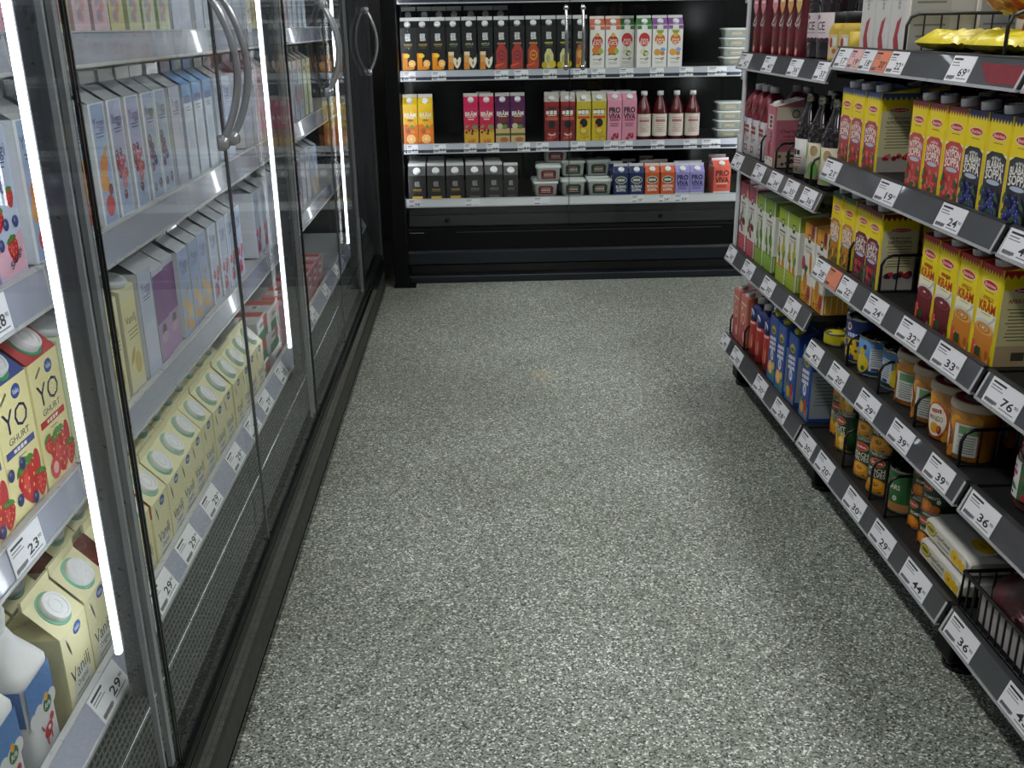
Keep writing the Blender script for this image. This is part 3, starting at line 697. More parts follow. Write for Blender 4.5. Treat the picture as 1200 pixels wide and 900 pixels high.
def kram(key, cap, fruit, dark, swirl, name):
    def pf(D, w, h):
        D.rect(-w*.46, h*.28, w*.46, h*.52, 'f3ecc8')
        oval_logo(D, 0, h*.80, w*.66, h*.085)
        D.rect(-w*.22, h*.725, w*.22, h*.731, '8a5a20')
        D.text(name, 0, h*.66, h*.042, 'b8501e', w*.5); D.text('KRÄM', 0, h*.57, h*.10, 'c2381c', w*.76, bold=.03)
        D.rect(-w*.26, h*.49, w*.2, h*.496, '6a8a30')
        # glass bowl with cream swirl
        D.ell(0, h*.365, w*.475, h*.075, 'd5d8d6', 22)
        D.poly([(-w*.46, h*.35), (-w*.42, h*.12), (-w*.2, h*.02), (w*.2, h*.02), (w*.42, h*.12), (w*.46, h*.35)], fruit)
        D.ell(0, h*.345, w*.44, h*.062, swirl, 22); D.ell(-w*.02, h*.345, w*.30, h*.043, dark, 20); D.ell(-w*.02, h*.347, w*.24, h*.034, swirl, 18); D.ell(-w*.04, h*.347, w*.13, h*.018, dark, 14); D.ell(-w*.04, h*.349, w*.08, h*.011, 'f0e2d0', 12)
        D.poly([(w*.10, h*.40), (w*.35, h*.475), (w*.39, h*.46), (w*.14, h*.39)], 'b4b8bc'); D.ell(w*.39, h*.485, w*.07, h*.022, 'c4c8cc', 12, .6)
        D.rect(-w*.44, 0, w*.46, h*.10, dark); D.poly([(-w*.4, h*.13), (-w*.12, h*.085), (-w*.12, h*.10), (-w*.4, h*.145)], 'f4f4f0')
        D.poly([(-w*.46, 0), (-w*.36, 0), (-w*.30, h*.18), (-w*.46, h*.18)], 'd8543c'); D.rect(-w*.28, h*.03, -w*.02, h*.13, '2c4a2a')
        D.ell(w*.24, h*.085, w*.2, h*.085, fruit, 14); D.ell(w*.28, h*.09, w*.1, h*.05, dark, 12); D.text('1L', w*.36, h*.02, h*.03, 'f4f0e4', w*.1)
    def ps(D, w, h):
        D.rect(-w*.5+.004, h*.02, w*.5-.004, h*.80, 'e3dca6'); oval_logo(D, 0, h*.80, w*.5, h*.05)
        D.text(name+'KRÄM', 0, h*.69, h*.045, 'a0401c', w*.66); D.lines(-w*.34, w*.34, h*.61, 10, h*.036, '7a7040', .28)
        D.rect(-w*.5+.004, 0, w*.5-.004, h*.22, 'c9b08a'); D.rect(-w*.12, h*.06, w*.14, h*.15, '4a4a3a')
    slim(key, .077, .088, .182, 'efd91e', cap, pf, ps, cap=(.0165, .012), zig=(cap, .015, 7))
kram('kram_red', 'b01c34', '6a1420', '4a0e1a', '8c2a38', 'JORDGUBB')
kram('kram_apricot', 'b8262c', 'd08022', 'a85a18', 'e0a452', 'APRIKOS')

# ---- tall fruit-drink cartons with printed band
def drink(key, w, d, h, base, band, top, fruits, name, sidec='c8cfc0'):
    def pf(D, W, H):
        D.rect(-W*.47, 0, W*.47, H*.24, band); D.rect(-W*.47, H*.80, W*.47, H, top)
        D.lines(-W*.4, W*.4, H*.20, 4, H*.05, sidec if False else base, .06)
        D.rect(-W*.10, H*.76, W*.14, H*.87, '1c1d1f'); D.rect(-W*.04, H*.80, W*.08, H*.85, 'e8e8e4')
        D.text(name, 0, H*.70, H*.030, '6a6a64', W*.6); D.rect(-W*.3, H*.655, W*.3, H*.662, 'c05040'); D.rect(-W*.22, H*.635, W*.22, H*.642, '8a8a84')
        fruits(D, W, H)
    def ps(D, W, H):
        D.rect(-W*.47, 0, W*.47, H*.24, band); D.rect(-W*.47, H*.80, W*.47, H, top); D.lines(-W*.3, W*.3, H*.66, 7, H*.04, '8f958a', .3)
        D.hold = True
        for k in range(5): D.rect(-W*.42+k*W*.18, H*.02, -W*.42+k*W*.18+W*.03, H*.22, base)
        D.hold = False
    slim(key, w, d, h, base, top, pf, ps, cap=None, slope=.012)
def f_cherry(D, W, H):
    D.cluster(-W*.42, H*.26, W*.42, H*.52, 7, .010, ['8c1420','a82030','6a0c18'], 'd88a90', 5)
    for x, y, r in ((-.2,.5,1.2),(.25,.45,2.2),(0,.58,1.6)): D.leaf(W*x, H*y, .03, .013, r, '2f5a34')
def f_pear(c1, c2, pine):
    def f(D, W, H):
        for x, y, s, m in ((-.25,.42,1.,c1),(.22,.46,1.1,c2),(-.12,.27,.8,c2),(.3,.26,.8,c1)):
            D.ell(W*x, H*y, .013*s, .017*s, m, 16); D.ell(W*x, H*y+.022*s, .0065*s, .020*s, m, 12)
        if pine:
            for x in (-.12, .26):
                D.ell(W*x, H*.27, .010, .015, 'd98a2a', 12)
                for k in (-1, 0, 1): D.leaf(W*x+k*.003, H*.27+.02, .022, .005, 1.57-k*.4, '3a6a3a')
        D.leaf(W*.34, H*.40, .034, .02, 1., '6fa03a')
    return f
def f_mango(D, W, H):
    D.ell(-W*.1, H*.26, .017, .026, 'c8842c', 16)
    D.hold = True
    for k in range(5):
        D.poly([(-W*.1-.016, H*.20+k*.008), (-W*.1+.016, H*.215+k*.008), (-W*.1+.016, H*.217+k*.008), (-W*.1-.016, H*.202+k*.008)], '6a4418')
    D.hold = False; D.nxt()
    for k in range(5): D.leaf(-W*.1+(k-2)*.004, H*.41, .034, .007, 1.57-(k-2)*.3, '3f6a3c')
    D.ell(W*.30, H*.52, .010, .03, 'e08a20', 14, .1); D.ell(-W*.36, H*.48, .012, .02, 'b8303a', 14); D.ell(W*.3, H*.14, .014, .02, 'b03a3a', 14)
    D.ell(-W*.28, H*.93, .016, .014, 'f0a830', 16); D.ell(W*.3, H*.92, .011, .02, '8c2440', 14)
    D.cluster(-W*.4, .003, W*.4, H*.18, 6, .005, ['d84a28','5a2a18'], None, 9)
drink('cherry_drink', .087, .085, .232, 'e2e3da', 'c85a66', 'b8505c', f_cherry, 'CHERRY')
drink('pear_drink', .087, .085, .225, 'e6e7dc', '8fb638', '86a83c', f_pear('7a9c3a','5f8a34', False), 'PEAR')
drink('green_drink', .087, .085, .225, 'e6e7dc', 'a8c02c', 'a0b834', f_pear('b0a83a','c2b444', True), 'PEAR PINE')
drink('mango_drink', .087, .085, .225, 'e8e6dc', 'e2a428', 'e09a2c', f_mango, 'MANGO')
def p_salmon(D, W, H):
    D.rect(-W*.47, 0, W*.47, H, 'd0786a'); D.poly([(-W*.4,H*.05),(W*.4,H*.05),(W*.3,H*.5),(-W*.35,H*.45)], 'c04a50')
    D.ell(0, H*.55, .016, .02, 'e8d0c0', 16); D.ell(0, H*.55, .011, .014, 'c04a50', 16); D.ell(W*.2, H*.2, .014, .018, 'e8b4a0', 14)
    D.leaf(-W*.2, H*.75, .03, .012, .6, 'e8c0b0'); D.text('RABARBER', 0, H*.85, H*.045, 'f4e4dc', W*.7)
slim('salmon_drink', .082, .085, .19, 'c8705c', 'c46a58', p_salmon, lambda D, W, H: (D.rect(-W*.45,0,W*.45,H*.98,'b8644e'), D.lines(-W*.35, W*.35, H*.8, 9, H*.07, '94503e', .25)), cap=(.016, .010), slope=.02)

def p_bluecart(fr):
    def pf(D, W, H):
        D.rect(-W*.47, 0, W*.47, H*.2, '4a86b8'); D.ell(0, H*.79, .021, .015, '2a3a14', 14); D.ell(0, H*.795, .019, .013, 'c8b43c', 14); D.ell(0, H*.78, .015, .006, '4a5a1c', 12)
        for k, t in enumerate(('TROPIC', 'BERRY', 'DRINK')): D.text(t, 0, H*(.66-.075*k), H*.055, 'f2f2f4', W*.72, rot=.12)
        D.ell(0, H*.40, .014, .017, 'e8eaf0', 16); D.text('1', -.003, H*.405, .016, '2a58a8', .006); D.rect(.003, H*.37, .007, H*.43, '2a58a8')
        if fr: D.slice(-.008, H*.2, .022); D.leaf(.018, H*.12, .04, .02, 1., '5f9a30'); D.ell(.02, H*.26, .012, .012, 'e0c030', 12)
        else: D.ell(-.012, H*.14, .014, .018, 'e8b030', 14); D.ell(.014, H*.2, .012, .018, 'b83a2c', 14); D.ell(.02, H*.08, .012, .010, 'd86a28', 12); D.leaf(-.02, H*.24, .03, .012, .8, '4f8a30')
    return pf
for k_, fr_ in (('blue_drink_lime', 1), ('blue_drink_mixed', 0)):
    slim(k_, .079, .085, .222, '1f4796', '1c3f8c', p_bluecart(fr_), lambda D, W, H: (D.rect(-W*.45, H*.05, W*.45, H*.72, '9aa2a6'), D.lines(-W*.35, W*.35, H*.65, 9, H*.05, '5c6468', .25)), cap=(.015, .014), capm='c9c23a', slope=.02)
# small red squash bottles with dark blue shoulders and round white badge
def redb(D, R, H):
    D.ell(0, H*.80, .017, .017, 'eef0f4', 18); D.ell(0, H*.80, .012, .012, '23306e', 16); D.text('O', 0, H*.8, .014, 'eef0f4', .013)
    D.rect(-.03, H*.60, .03, H*.67, 'd8504a'); D.text('JORDGUBB', 0, H*.635, .007, 'f4e0dc', .045)
    D.ell(-.006, H*.32, .006, .036, 'e89a84', 14, .1); D.ell(.012, H*.28, .004, .026, 'e2806c', 12)
round_pack('red_squash', [(.030,0),(.034,.004),(.034,.115),(.033,.125),(.034,.13),(.034,.14),(.029,.158),(.016,.172),(.014,.176)], 'b4322a', redb,
    lid=('cap', [(.0155,.174),(.0155,.188),(.013,.190),(0,.190)], 'cap_white'),
    extra=lambda m: m.lathe([(.0343,.116),(.0343,.140),(.0293,.1585),(.0165,.1722)], 36, '1f2c66'))

# ---- square-shouldered bottles: red berry sleeve over white label
def berry_bottle():
    mb = MB(); n = 24
    def ring(a, b, z, e=.3):
        return [Vector((a*math.copysign(abs(math.cos(t))**e, math.cos(t)), b*math.copysign(abs(math.sin(t))**e, math.sin(t)), z)) for t in [2*PI*k/n for k in range(n)]]
    mb.loft([ring(.032,.032,0), ring(.037,.037,.006), ring(.037,.037,.118)], 'e4e1e2')
    mb.loft([ring(.037,.037,.118), ring(.0365,.0365,.165), ring(.030,.030,.186,.6), ring(.018,.018,.2,1), ring(.014,.014,.206,1)], '7a1a2a')
    D = Dec(mb, (0,-.0372,0), (1,0,0), (0,0,1), (0,-1,0))
    D.cluster(-.033, .122, .033, .172, 12, .009, ['8c1828','a0283a','5a0c1c'], 'c86a78', 2); D.leaf(.01, .15, .03, .014, .6, '3f6a44')
    D.ell(-.018, .112, .011, .013, '22407c', 16); D.ell(-.018, .112, .008, .009, 'dfe6ee', 14)
    D.text('BERRY', .004, .093, .010, 'a02a34', .05); D.text('DRINK', .006, .079, .010, 'a02a34', .05); D.cluster(-.03, .05, .03, .075, 5, .004, ['9a2030'], None, 8)
    D.rect(-.012, .016, .014, .036, '8c2030'); D.rect(-.006, .02, .008, .032, 'e4e1e2'); D.lines(-.02, .02, .055, 2, .006, '9a9aa0', .3)
    c_ = MB(); c_.lathe([(.0155,.204),(.0155,.221),(.014,.223),(0,.223)], 20, 'cap_white')
    proto('berry_bottle', [('body', mb.mesh('body')), ('cap', c_.mesh('cap'))])
berry_bottle()
def p_choc(D, W, H):
    D.rect(-W*.47, 0, W*.47, H*.98, 'c0707e'); D.rect(-W*.3, H*.62, W*.25, H*.86, 'e0d4cc'); D.text('OAT', 0, H*.75, H*.15, '2c2c34', W*.42, rot=PI/2); D.text('RIS', W*.1, H*.5, H*.09, '34406a', W*.34, rot=PI/2)
    D.ell(-W*.05, H*.30, .014, .022, '8c2a38', 14); D.rect(-W*.47, 0, W*.47, H*.16, 'e2d8cc'); D.cluster(-W*.4, H*.02, W*.4, H*.2, 6, .004, ['7a2030'], None, 3)
slim('pink_drink', .088, .085, .198, 'bd6c7a', 'd8cdbd', p_choc, lambda D, W, H: (D.rect(-W*.47, H*.78, W*.47, H*.99, 'd8ccb8'), D.ell(W*.2, H*.88, .012, .012, '4a443c', 16), D.ell(W*.2, H*.88, .009, .009, 'd8ccb8', 14), D.text('Cherry', -W*.02, H*.6, H*.06, '5a1c28', W*.55), D.text('original', 0, H*.52, H*.04, '5a1c28', W*.4), D.lines(-W*.35, W*.3, H*.46, 5, H*.035, '8c4450', .3), D.rect(-W*.47, 0, W*.47, H*.26, 'c8b8a4'), D.cluster(-W*.4, H*.03, W*.4, H*.25, 12, .005, ['6a2a30','3f2a24'], None, 6)), cap=(.015, .010), slope=.022)
def checker_bottle(key, lab, tri):
    mb = MB(); prof = [(.032,0),(.037,.005),(.037,.115),(.0365,.125),(.031,.15),(.021,.18),(.0145,.20),(.0135,.214)]
    mb.lathe(prof, 32, 'dark_glass')
    for j in range(4):
        for k in range(10):
            th = 2*PI*k/10+j*.3; z = .116+j*.013; r = [.0372,.0363,.0325,.0275][j]
            mb.lathe([(0,.0),(.0040,.0004),(.0046,.0012),(0,.0022)], 8, '3c3238', M=Matrix.Translation((r*math.cos(th), r*math.sin(th), z)) @ Matrix.Rotation(th, 4, 'Z') @ Matrix.Rotation(PI/2-.25*j, 4, 'Y'))
    mb.lathe([(.0372,.014),(.0378,.014),(.0378,.108),(.0372,.108)], 32, lab[0])
    D = Dec(mb, cyl=(0,0,.0379,.014)); lab[1](D)
    c_ = MB(); c_.lathe([(.0155,.206),(.0155,.224),(.014,.2265),(0,.2265)], 20, 'tin')
    proto(key, [('body', mb.mesh('body')), ('cap', c_.mesh('cap'))])
checker_bottle('dark_bottle_white', ('d6d2cf', lambda D: (D.text('3', -.01, .08, .014, '22222a', .01), D.text('BEER', 0, .058, .015, '2a2a30', .05), D.lines(-.03, .03, .045, 3, .007, '8a4a3a', .4), D.cluster(-.03,.006,.03,.022,8,.005,['5a3a30','9a7a5a'],None,4))), 0)
checker_bottle('dark_bottle_green', ('cfc4a8', lambda D: (D.rect(-.04, .0, .04, .012, '9a8a70'), D.ell(-.018, .066, .022, .030, '5f9a4a', 20), D.ell(.026, .024, .016, .022, '6aa552', 20), D.poly([(-.04,.06),(-.025,.094),(-.04,.094)], 'd8cf3a'), D.text('BRÖD', -.006, .045, .012, 'e8e4d8', .03), D.ell(.026, .074, .012, .014, 'b49a70', 16), D.ell(-.03, .022, .012, .018, '6aa552', 16))), 1)
# pouch-like shrink-wrapped bottles on the top shelf
def pouch(key, badge):
    mb = MB(); n = 24
    def ring(a, b, z, e=.55): return [Vector((a*math.copysign(abs(math.cos(t))**e, math.cos(t)), b*math.copysign(abs(math.sin(t))**e, math.sin(t)), z)) for t in [2*PI*k/n for k in range(n)]]
    mb.loft([ring(.030,.026,0), ring(.034,.030,.006), ring(.034,.030,.07), ring(.0325,.028,.10), ring(.034,.030,.13), ring(.033,.029,.20), ring(.024,.022,.235), ring(.012,.012,.255)], '601822')
    D = Dec(mb, (0,-.0303,0), (1,0,0), (0,0,1), (0,-1,0), e0=.0004)
    D.poly([(-.026,.205),(-.026,.140),(-.014,.126),(0,.118),(.014,.126),(.026,.140),(.026,.205)], badge); D.rect(-.018, .150, .018, .157, 'f2e4dc')
    D.hold = True
    for a, b, l, r in ((-.012,.100,.034,.9),(.004,.106,.04,.7),(.014,.092,.034,1.1),(-.004,.088,.03,.3),(-.018,.088,.02,-.5)): D.leaf(a, b, l, .006, r, 'd8c8c4')
    D.hold = False; D.nxt()
    D.ell(0, .055, .013, .02, '9a2a30', 14); D.leaf(-.008, .045, .03, .008, 1.2, '4a6a40'); D.ell(0, .019, .012, .012, 'd8604a', 14); D.ell(0, .019, .006, .008, 'f0c8a8', 10)
    c_ = MB(); c_.lathe([(.014,.254),(.014,.268),(0,.268)], 18, 'b02a34')
    proto(key, [('body', mb.mesh('body')), ('cap', c_.mesh('cap'))])
pouch('pouch_pink', 'd88a94'); pouch('pouch_orange', 'e0a060'); pouch('pouch_gold', 'e0b868')
def p_jue(D, R, H):
    D.rect(-.05, 0, .05, H, 'd5c7cb'); D.ell(0, H*.84, .008, .006, '6a2a38', 12); D.text('JUICE', 0, H*.52, H*.30, '2c1c24', .052); D.lines(-.03, .03, H*.28, 1, .004, '8a5a66', .4)
    D.hold = True
    for k in range(8): D.ell(-.045+k*.013, 0, .008, .006, '35202a', 12)
    D.hold = False
round_pack('juice_bottle', [(.031,0),(.035,.004),(.035,.012),(.033,.02),(.035,.03),(.035,.12),(.0355,.145),(.030,.162),(.018,.215),(.0125,.25),(.0125,.262)], 'dark_glass', p_jue, label=(.052,.118,.0357,'d5c7cb'), lid=('cap', [(.0145,.258),(.0145,.276),(0,.277)], 'ink'))
def p_sauce(D, R, H):
    D.rect(-.03, 0, .03, H, 'c9ad3a'); D.rect(-.027, H*.12, .0, H*.86, 'c9cdd0'); D.lines(-.024, -.003, H*.78, 7, H*.09, '6a6e74', .35); D.rect(.004, H*.06, .028, H*.9, 'd8c4a0'); D.ell(.010, H*.6, .006, .012, 'a8302c', 12); D.rect(.014, H*.5, .026, H*.78, 'e4e4e0'); D.ell(.02, H*.3, .006, .006, 'c07030', 10)
round_pack('mustard_bottle', [(.026,0),(.030,.003),(.030,.075),(.026,.088),(.018,.095)], 'b79a2e', p_sauce, label=(.008,.074,.0304,'c9ad3a'), lid=('cap', [(.021,.093),(.021,.117),(.018,.119),(0,.119)], 'ink'))
# tall white cartons with red swirls
def p_white(D, W, H):
    D.lines(-W*.3, W*.3, H*.8, 3, H*.09, 'b0b0b0', .12); D.poly([(-W*.1,0),(W*.25,0),(W*.05,H*.2),(W*.2,H*.42),(-W*.05,H*.36),(-W*.2,H*.15)], 'a82c34'); D.text('OAT', 0, H*.58, H*.07, '9a9a9a', W*.3, rot=PI/2)
slim('white_carton', .082, .15, .172, 'd4d2ce', 'cfcdc8', p_white, lambda D, W, H: (D.rect(-W*.45, 0, W*.45, H*.98, '8e8f8d'), D.rect(W*.1, H*.1, W*.42, H*.95, '9c9c9a'), D.lines(-W*.4, W*.05, H*.85, 6, H*.13, '5c5d5c', .18)), cap=None, slope=.004)

# ---- tins
def tin(key, r, h, sleeve, paint, top='tin_dark', n=40, ring_='tin'):
    mb = MB()
    mb.lathe([(r*.96,0),(r,.0015),(r,.004),(r*.975,.0055),(r*.975,h-.0055),(r,h-.004),(r,h-.0012),(r*.985,h),(r*.93,h),(r*.91,h-.004),(r*.6,h-.004),(r*.58,h-.0032),(r*.3,h-.0032),(r*.28,h-.004),(0,h-.004)], n, ring_)
    l = MB(); l.lathe([(r*.976,.006),(r*.982,.006),(r*.982,h-.006),(r*.976,h-.006)], n, sleeve)
    paint(Dec(l, cyl=(0,0,r*.983,.006)), r, h-.012)
    t = MB(); t.lathe([(r*.905,h-.0036),(r*.62,h-.0034),(r*.6,h-.0028),(0,h-.0028)], n, top)
    tb = MB(); t.tube([(-.004,-r*.5,h-.002),(-.004,-r*.75,h-.001),(.004,-r*.75,h-.001),(.004,-r*.5,h-.002)], .0012, 'tin', 6)
    proto(key, [('body', mb.mesh('body')), ('sleeve', l.mesh('sleeve')), ('lid', t.mesh('lid'))])
def shield(D, a, b, w, h, t='Del Monte'):
    D.ell(a, b, w*.56, h*.58, 'e0c060', 16); D.ell(a, b, w*.52, h*.53, 'c01c24', 16); D.text(t, a, b, h*.36, 'f2ece0', w*.8)
def p_tinfruit(t1, t2, fruit):
    def f(D, r, h):
        W = r*1.5
        D.rect(-W*.55, 0, W*.55, h, '26331f')
        shield(D, 0, h*.84, W*.62, h*.20)
        D.text(t1, 0, h*.63, h*.115, 'ece6d8', W*.74); D.text(t2, 0, h*.50, h*.115, 'ece6d8', W*.78)
        fruit(D, W, h); D.rect(-W*.55, 0, W*.55, h*.03, 'b88a2c')
    return f
def fr_peach(D, W, h):
    D.ell(0, h*.22, W*.46, h*.19, 'd98f1c', 20); D.ell(0, h*.25, W*.34, h*.13, 'eeb040', 18); D.ell(0, h*.25, W*.15, h*.06, 'b8641a', 14); D.ell(W*.44, h*.1, W*.16, h*.1, 'e09a26', 14); D.ell(-W*.42, h*.08, W*.16, h*.08, 'd08418', 14)
def fr_cock(D, W, h):
    for x, y, r_, m in ((-.25,.3,.2,'e0a028'),(.2,.34,.22,'e8b43a'),(-.05,.14,.2,'d8941e'),(.3,.12,.18,'e6c460'),(-.38,.12,.14,'c83a2a'),(.05,.42,.1,'7a9a34')): D.ell(W*x, h*y, W*r_, h*r_*.75, m, 14)
    D.slice(W*.2, h*.3, W*.17, 'e0a028', 'f0c860', 'f6e4b0')
tin('cocktail_tin', .038, .102, '2d5a2c', p_tinfruit('FRUIT', 'COCKTAIL', fr_cock)); tin('peach_tin', .0385, .102, '2f5a2e', p_tinfruit('PEACH', 'HALVES', fr_peach))
def p_pear(D, r, h):
    W = r*1.5; D.rect(-W*1.1, 0, W*1.1, h, '2f6a34'); shield(D, -W*.55, h*.86, W*.4, h*.16); D.text('PEARS', W*.05, h*.62, h*.12, 'e6e4d0', W*.62); D.rect(-W*.6, 0, W*1.0, h*.20, 'b8824a')
    D.ell(-W*.42, h*.34, W*.17, h*.20, 'e2d79a', 16); D.ell(-W*.40, h*.56, W*.09, h*.16, 'e2d79a', 12); D.ell(-W*.42, h*.3, W*.05, h*.05, 'b89a58', 10); D.ell(W*.18, h*.33, W*.09, h*.07, 'd4dccc', 14); D.text('1', W*.18, h*.33, h*.07, '3a6a3a', W*.03)
tin('pear_tin', .0385, .102, '2f6a34', p_pear)
def p_mand(D, r, h):
    W = r*1.5; D.rect(-W*.6, 0, W*.6, h, '24371f'); D.poly([(-W*.6,h*.9),(-W*.2,h*.5),(.0,h*.95)], '35562a'); shield(D, -W*.15, h*.82, W*.5, h*.2)
    D.text('SEGMENTS', W*.1, h*.52, h*.10, 'e8e4d4', W*.72); D.ell(-W*.1, h*.2, W*.3, h*.22, 'dc7c1a', 18); D.ell(-W*.05, h*.24, W*.22, h*.12, 'eea03a', 16); D.ell(W*.3, h*.14, W*.2, h*.14, 'd8741a', 14); D.ell(W*.42, h*.42, W*.08, h*.08, 'dfe2d4', 12); D.rect(-W*.6, 0, W*.6, h*.04, 'b84a1a')
tin('mandarin_tin', .036, .075, '2a4224', p_mand)
def p_pine(D, r, h):
    W = r*1.6; D.rect(-W*.6, 0, W*.6, h, '1d3a80'); D.ell(-W*.2, h*.84, W*.14, h*.10, 'e8eaf0', 14); D.ell(-W*.2, h*.84, W*.09, h*.06, 'c0202a', 12); D.text('DOLE', 0, h*.64, h*.10, 'c8d0e8', W*.5); D.rect(-W*.3, h*.50, W*.3, h*.55, 'c8a838')
    for x, y in ((-.2,.2),(.2,.26),(.0,.42),(.34,.1)): D.ell(W*x, h*y, W*.2, h*.13, 'e8c01e', 16); D.ell(W*x, h*y, W*.06, h*.04, '6a4a10', 10)
    D.rect(-W*.6, 0, W*.6, h*.05, '14285c')
tin('pineapple_tin', .042, .112, '1d3a80', p_pine)
def p_pine2(D, r, h):
    W = r*1.6
    for x in (-.4, .5): D.ell(W*x, h*.3, W*.28, h*.28, 'd8bc2c', 16); D.ell(W*x, h*.66, W*.14, h*.12, 'c8b030', 12)
    D.rect(-W*.1, h*.12, W*.30, h*.80, 'c4ccd4'); D.lines(-W*.07, W*.27, h*.76, 8, h*.065, '5c6c84', .4); D.rect(-W*.02, h*.13, W*.2, h*.22, '33405a'); D.ell(-W*.32, h*.16, W*.08, h*.08, '2a6a34', 12); D.ell(W*.62, h*.82, W*.1, h*.08, 'c02a2a', 12); D.ell(-W*.3, h*.8, W*.07, h*.08, '2a3a5a', 10)
tin('pineapple_light', .048, .092, '4f86bc', p_pine2)
def p_smalltin(D, r, h): D.rect(-r*1.4, 0, r*1.4, h, 'c2b81e')
tin('yellow_tin', .036, .034, 'b4ac2a', p_smalltin, top='cfc52a')
# ---- peach tubs with printed round lid
def p_tub(D, r, h):
    W = r*1.5
    rnd = random.Random(5); D.hold = True
    for k in range(26):
        a = rnd.uniform(-W*.95, W*.95); b = rnd.uniform(h*.05, h*.9); D.ell(a, b, .013, .008, ['d9962c','e2a83e','c47f1e'][k % 3], 10, rnd.uniform(0, 3))
    D.hold = False; D.nxt()
    D.ell(-W*.28, h*.40, W*.40, h*.40, 'b8402c', 20); D.ell(-W*.28, h*.40, W*.36, h*.36, 'ece6da', 20); D.text('frukt', -W*.28, h*.60, h*.09, 'b02a24', W*.4, rot=.15); D.text('MANGO', -W*.28, h*.44, h*.11, '3a1c14', W*.5); D.ell(-W*.3, h*.22, W*.18, h*.12, 'e0a020', 14); D.ell(-W*.12, h*.2, W*.08, h*.1, 'a83020', 12)
    D.rect(W*.28, h*.08, W*1.0, h*.78, 'b0443a'); D.rect(W*.31, h*.09, W*.98, h*.76, 'bfc2ba'); D.rect(W*.45, h*.55, W*.98, h*.72, '5f8a5a'); D.lines(W*.45, W*.95, h*.5, 7, h*.055, '6c706c', .4); D.rect(W*.33, h*.1, W*.43, h*.74, 'd8d8d0')
def lidart(l):
    D = Dec(l, (0,0,.1165), (1,0,0), (0,1,0), (0,0,1))
    D.ell(0,0,.0405,.0405,'8c2a2c',28); D.ell(0,0,.026,.026,'c8bcb4',24); D.text('frukt', 0, .006, .011, '8c2a2c', .036); D.text('i juice', 0, -.008, .008, '8c2a2c', .032)
round_pack('peach_tub', [(.040,0),(.043,.003),(.0450,.098),(.0455,.100)], 'peach_pulp', None, lid=('lid', [(.0455,.100),(.0475,.101),(.0475,.106),(.0460,.112),(.0450,.1155),(.0425,.1165),(0,.1165)], 'b4a692', lidart), n=40,
    extra=lambda m: p_tub(Dec(m, cyl=(0,0,lambda z: .0432+.0021*z/.1, .004)), .044, .094))
# ---- shrink-wrapped triple packs
def triple():
    mb = MB(); n = 40; rings = []
    rnd = random.Random(3)
    L_, D_, H_ = .190, .20, .044
    for j, t in enumerate([0,.02,.08,.2,.33,.45,.5,.55,.67,.8,.92,.98,1]):
        s_ = {0:.55, 1:.75, 11:.75, 12:.55}.get(j, 1); pin = .93 if j in (4, 8) else 1
        ring = []
        for k in range(n):
            a = 2*PI*k/n; x = D_/2*math.copysign(abs(math.cos(a))**.35, math.cos(a)); z = H_/2*math.copysign(abs(math.sin(a))**.35, math.sin(a))
            ring.append(Vector(((t-.5)*L_, x*(.9+.1*s_), H_/2+z*s_*pin+rnd.uniform(-.0006,.0006))))
        rings.append(ring)
    mb.loft(rings, 'cfcdc5')
    F = Dec(mb, (0,-.1003,.0), (1,0,0), (0,0,1), (0,-1,0), e0=.0007)
    F.rect(-.085, .006, .09, .038, 'd8d3c6'); F.ell(-.062, .024, .022, .012, '5a5220', 16); F.ell(-.062, .024, .019, .010, 'd2c23c', 16); F.text('majs', -.062, .024, .009, '2a2a14', .026); F.text('SuperSweet', -.008, .026, .010, '2a2620', .062); F.rect(-.03, .012, .02, .015, '8a8478')
    F.ell(.045, .020, .017, .014, 'e6bc1c', 18); F.ell(.045, .020, .005, .004, 'b08a14', 10); F.ell(.072, .018, .014, .012, 'e2b41a', 16); F.ell(.078, .031, .007, .006, 'e8e8dc', 12)
    T_ = Dec(mb, (0,0,H_), (1,0,0), (0,1,0), (0,0,1), e0=.0009)
    T_.rect(-.085, -.08, .085, .085, 'b9b9b4'); T_.ell(-.05, .02, .028, .018, '4c4620', 16); T_.ell(-.05, .02, .025, .015, 'b4a434', 16); T_.text('majs', -.05, .02, .012, '2a2a14', .032); T_.rect(.0, -.01, .06, .002, '5c5c60'); T_.rect(.005, -.025, .05, -.017, '7c7c80'); T_.ell(.05, -.052, .03, .018, 'c8a41c', 18); T_.ell(.05, -.052, .012, .006, 'a88612', 12)
    proto('corn_pack', [('wrap', mb.mesh('wrap'))])
triple()
def bagmat(name, c1, c2, c3, sc):
    m = mat(name, c1, .38, coat=.15, nscale=40, bump=.5); nt = m.node_tree; b = nt.nodes['Principled BSDF']
    tc = nt.nodes.new('ShaderNodeTexCoord'); n = nt.nodes.new('ShaderNodeTexVoronoi'); n.inputs['Scale'].default_value = sc
    r = nt.nodes.new('ShaderNodeValToRGB'); r.color_ramp.interpolation = 'CONSTANT'; e = r.color_ramp.elements; e[0].position = 0; e[0].color = lin(c1); e[1].position = .62; e[1].color = lin(c2); k = e.new(.82); k.color = lin(c3)
    s_ = nt.nodes.new('ShaderNodeSeparateColor'); nt.links.new(tc.outputs['Object'], n.inputs['Vector']); nt.links.new(n.outputs['Color'], s_.inputs[0]); nt.links.new(s_.outputs['Red'], r.inputs['Fac']); nt.links.new(r.outputs['Color'], b.inputs['Base Color'])
